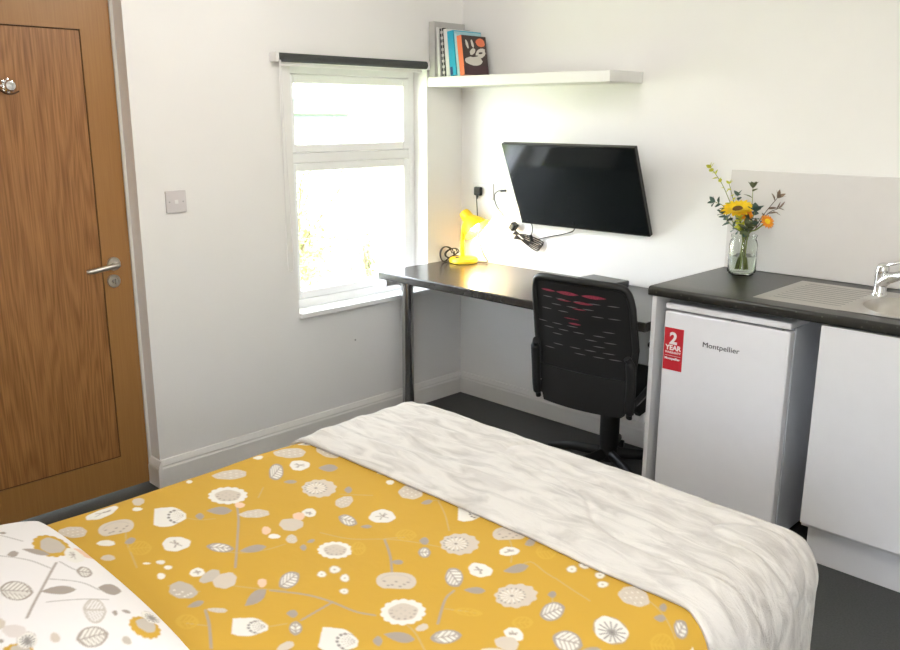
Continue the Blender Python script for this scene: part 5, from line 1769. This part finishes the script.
# throw across the foot of the bed
def throw_inner(t):
    base = -1.981 + 0.004 * math.sin(t * 9)
    if t > -1.45: base += -0.02 * ((t + 1.45) / 0.2)
    if t < -2.50: base -= 0.35 * (-2.50 - t)
    return base
TOV = XF + RAD + 0.21
NU, NV = 120, 330
tlo, thi = YN + RAD - RAD * 1.57 - 0.36, YF - RAD + RAD * 1.57 + 0.03
def throw_pt(a, b):
    t = tlo + (thi - tlo) * b
    i0 = throw_inner(t)
    s = i0 + (TOV - i0) * a
    edge = min(a * 12, 1.0)
    ridge = 0.006 * fbm(s * 3.2, t * 0.55, 5.5, 2.2) + 0.004 * fbm(s * 2.2, t * 1.1, 13, 6.1)
    crease = -0.006 * max(0, 1 - abs(fbm(s * 1.6, t * 0.6, 3.6, 8.8)) / 0.06)
    off = 0.010 + 0.006 * math.sin(min(1, a * 7) * math.pi / 2) * 1.0 + (ridge + crease) * edge
    if a < 0.06: off = 0.006 + (off - 0.006) * math.sqrt(a / 0.06)
    return cloth(s, t, off, 1.0, RAD + 0.0)
A = np.linspace(0, 1, NU); B = np.linspace(0, 1, NV)
th_ = cloth_mesh('throw_blanket', A, B, throw_pt, None, 'throw')
sm = th_.modifiers.new('thickness', 'SOLIDIFY'); sm.thickness = 0.008; sm.offset = 0
tag(th_, 'cream plush throw laid across the foot of the bed', 'blanket')

# pillow
PX0, PX1, PY0, PY1 = -3.26, -2.722, -1.972, -1.268
PX = axis(0, 1, 0.02, (0.0, 1.0), 0.0048)
def pil(u, v, top=True):
    uu, vv = 2 * u - 1, 2 * v - 1
    fu = (1 - abs(uu) ** 3.2); fv = (1 - abs(vv) ** 3.6)
    h = 0.068 * (max(0, fu) * max(0, fv)) ** 0.50
    pin_x = 1 - 0.050 * (1 - abs(vv) ** 2.0) * 0 - 0.030 * abs(vv) ** 2 * 0
    x = (PX0 + PX1) / 2 + uu * (PX1 - PX0) / 2 * (1 - 0.035 * vv * vv)
    y = (PY0 + PY1) / 2 + vv * (PY1 - PY0) / 2 * (1 - 0.030 * uu * uu)
    h += 0.004 * fbm(x, y, 7, 3.3) * fu * fv
    return x, y, h
NPU, NPV = 215, 262
U = np.linspace(0, 1, NPU); V = np.linspace(0, 1, NPV)
XA = PX0 + (PX1 - PX0) * U; YA = PY0 + (PY1 - PY0) * V
PC = np.empty((NPU, NPV, 3)); PC[:] = PWHITE
pm = [q for q in PILLOW_MOTIFS]
extra = [(k, x - 0.20, y + dy, a, b, c, d) for (k, x, y, a, b, c, d) in PILLOW_MOTIFS for dy in (0.04,) if x - 0.20 < -2.92]
PC = soft_stamp(XA, YA, PWHITE, extra + pm, PILLOW_STEMS, line=0.0024, skt=LGR, skn=(0.45, 0.41, 0.38))
def pil_top(u, v):
    x, y, h = pil(u, v)
    return (x, y, DTOP + 0.020 + h)
po = cloth_mesh('pillow_top', U, V, pil_top, PC, 'pillow')
# underside
U2 = np.linspace(0, 1, 40); V2 = np.linspace(0, 1, 48)
pc2 = np.empty((40, 48, 3)); pc2[:] = PWHITE
pu = cloth_mesh('pillow_under', U2, V2, lambda u, v: (lambda q: (q[0], q[1], DTOP + 0.020 - min(0.012, q[2] * 0.3)))(pil(u, v)), pc2, 'pillow')
pt_ = thing('pillow', 'white pillow printed with grey leaves and yellow flowers', 'pillow', ((PX0 + PX1) / 2, (PY0 + PY1) / 2, DTOP + 0.012))
for o_, nm in ((po, 'pillow_front'), (pu, 'pillow_back')):
    o_.name = nm
    o_.data.transform(Matrix.Translation(-pt_.location))
    o_.parent = pt_
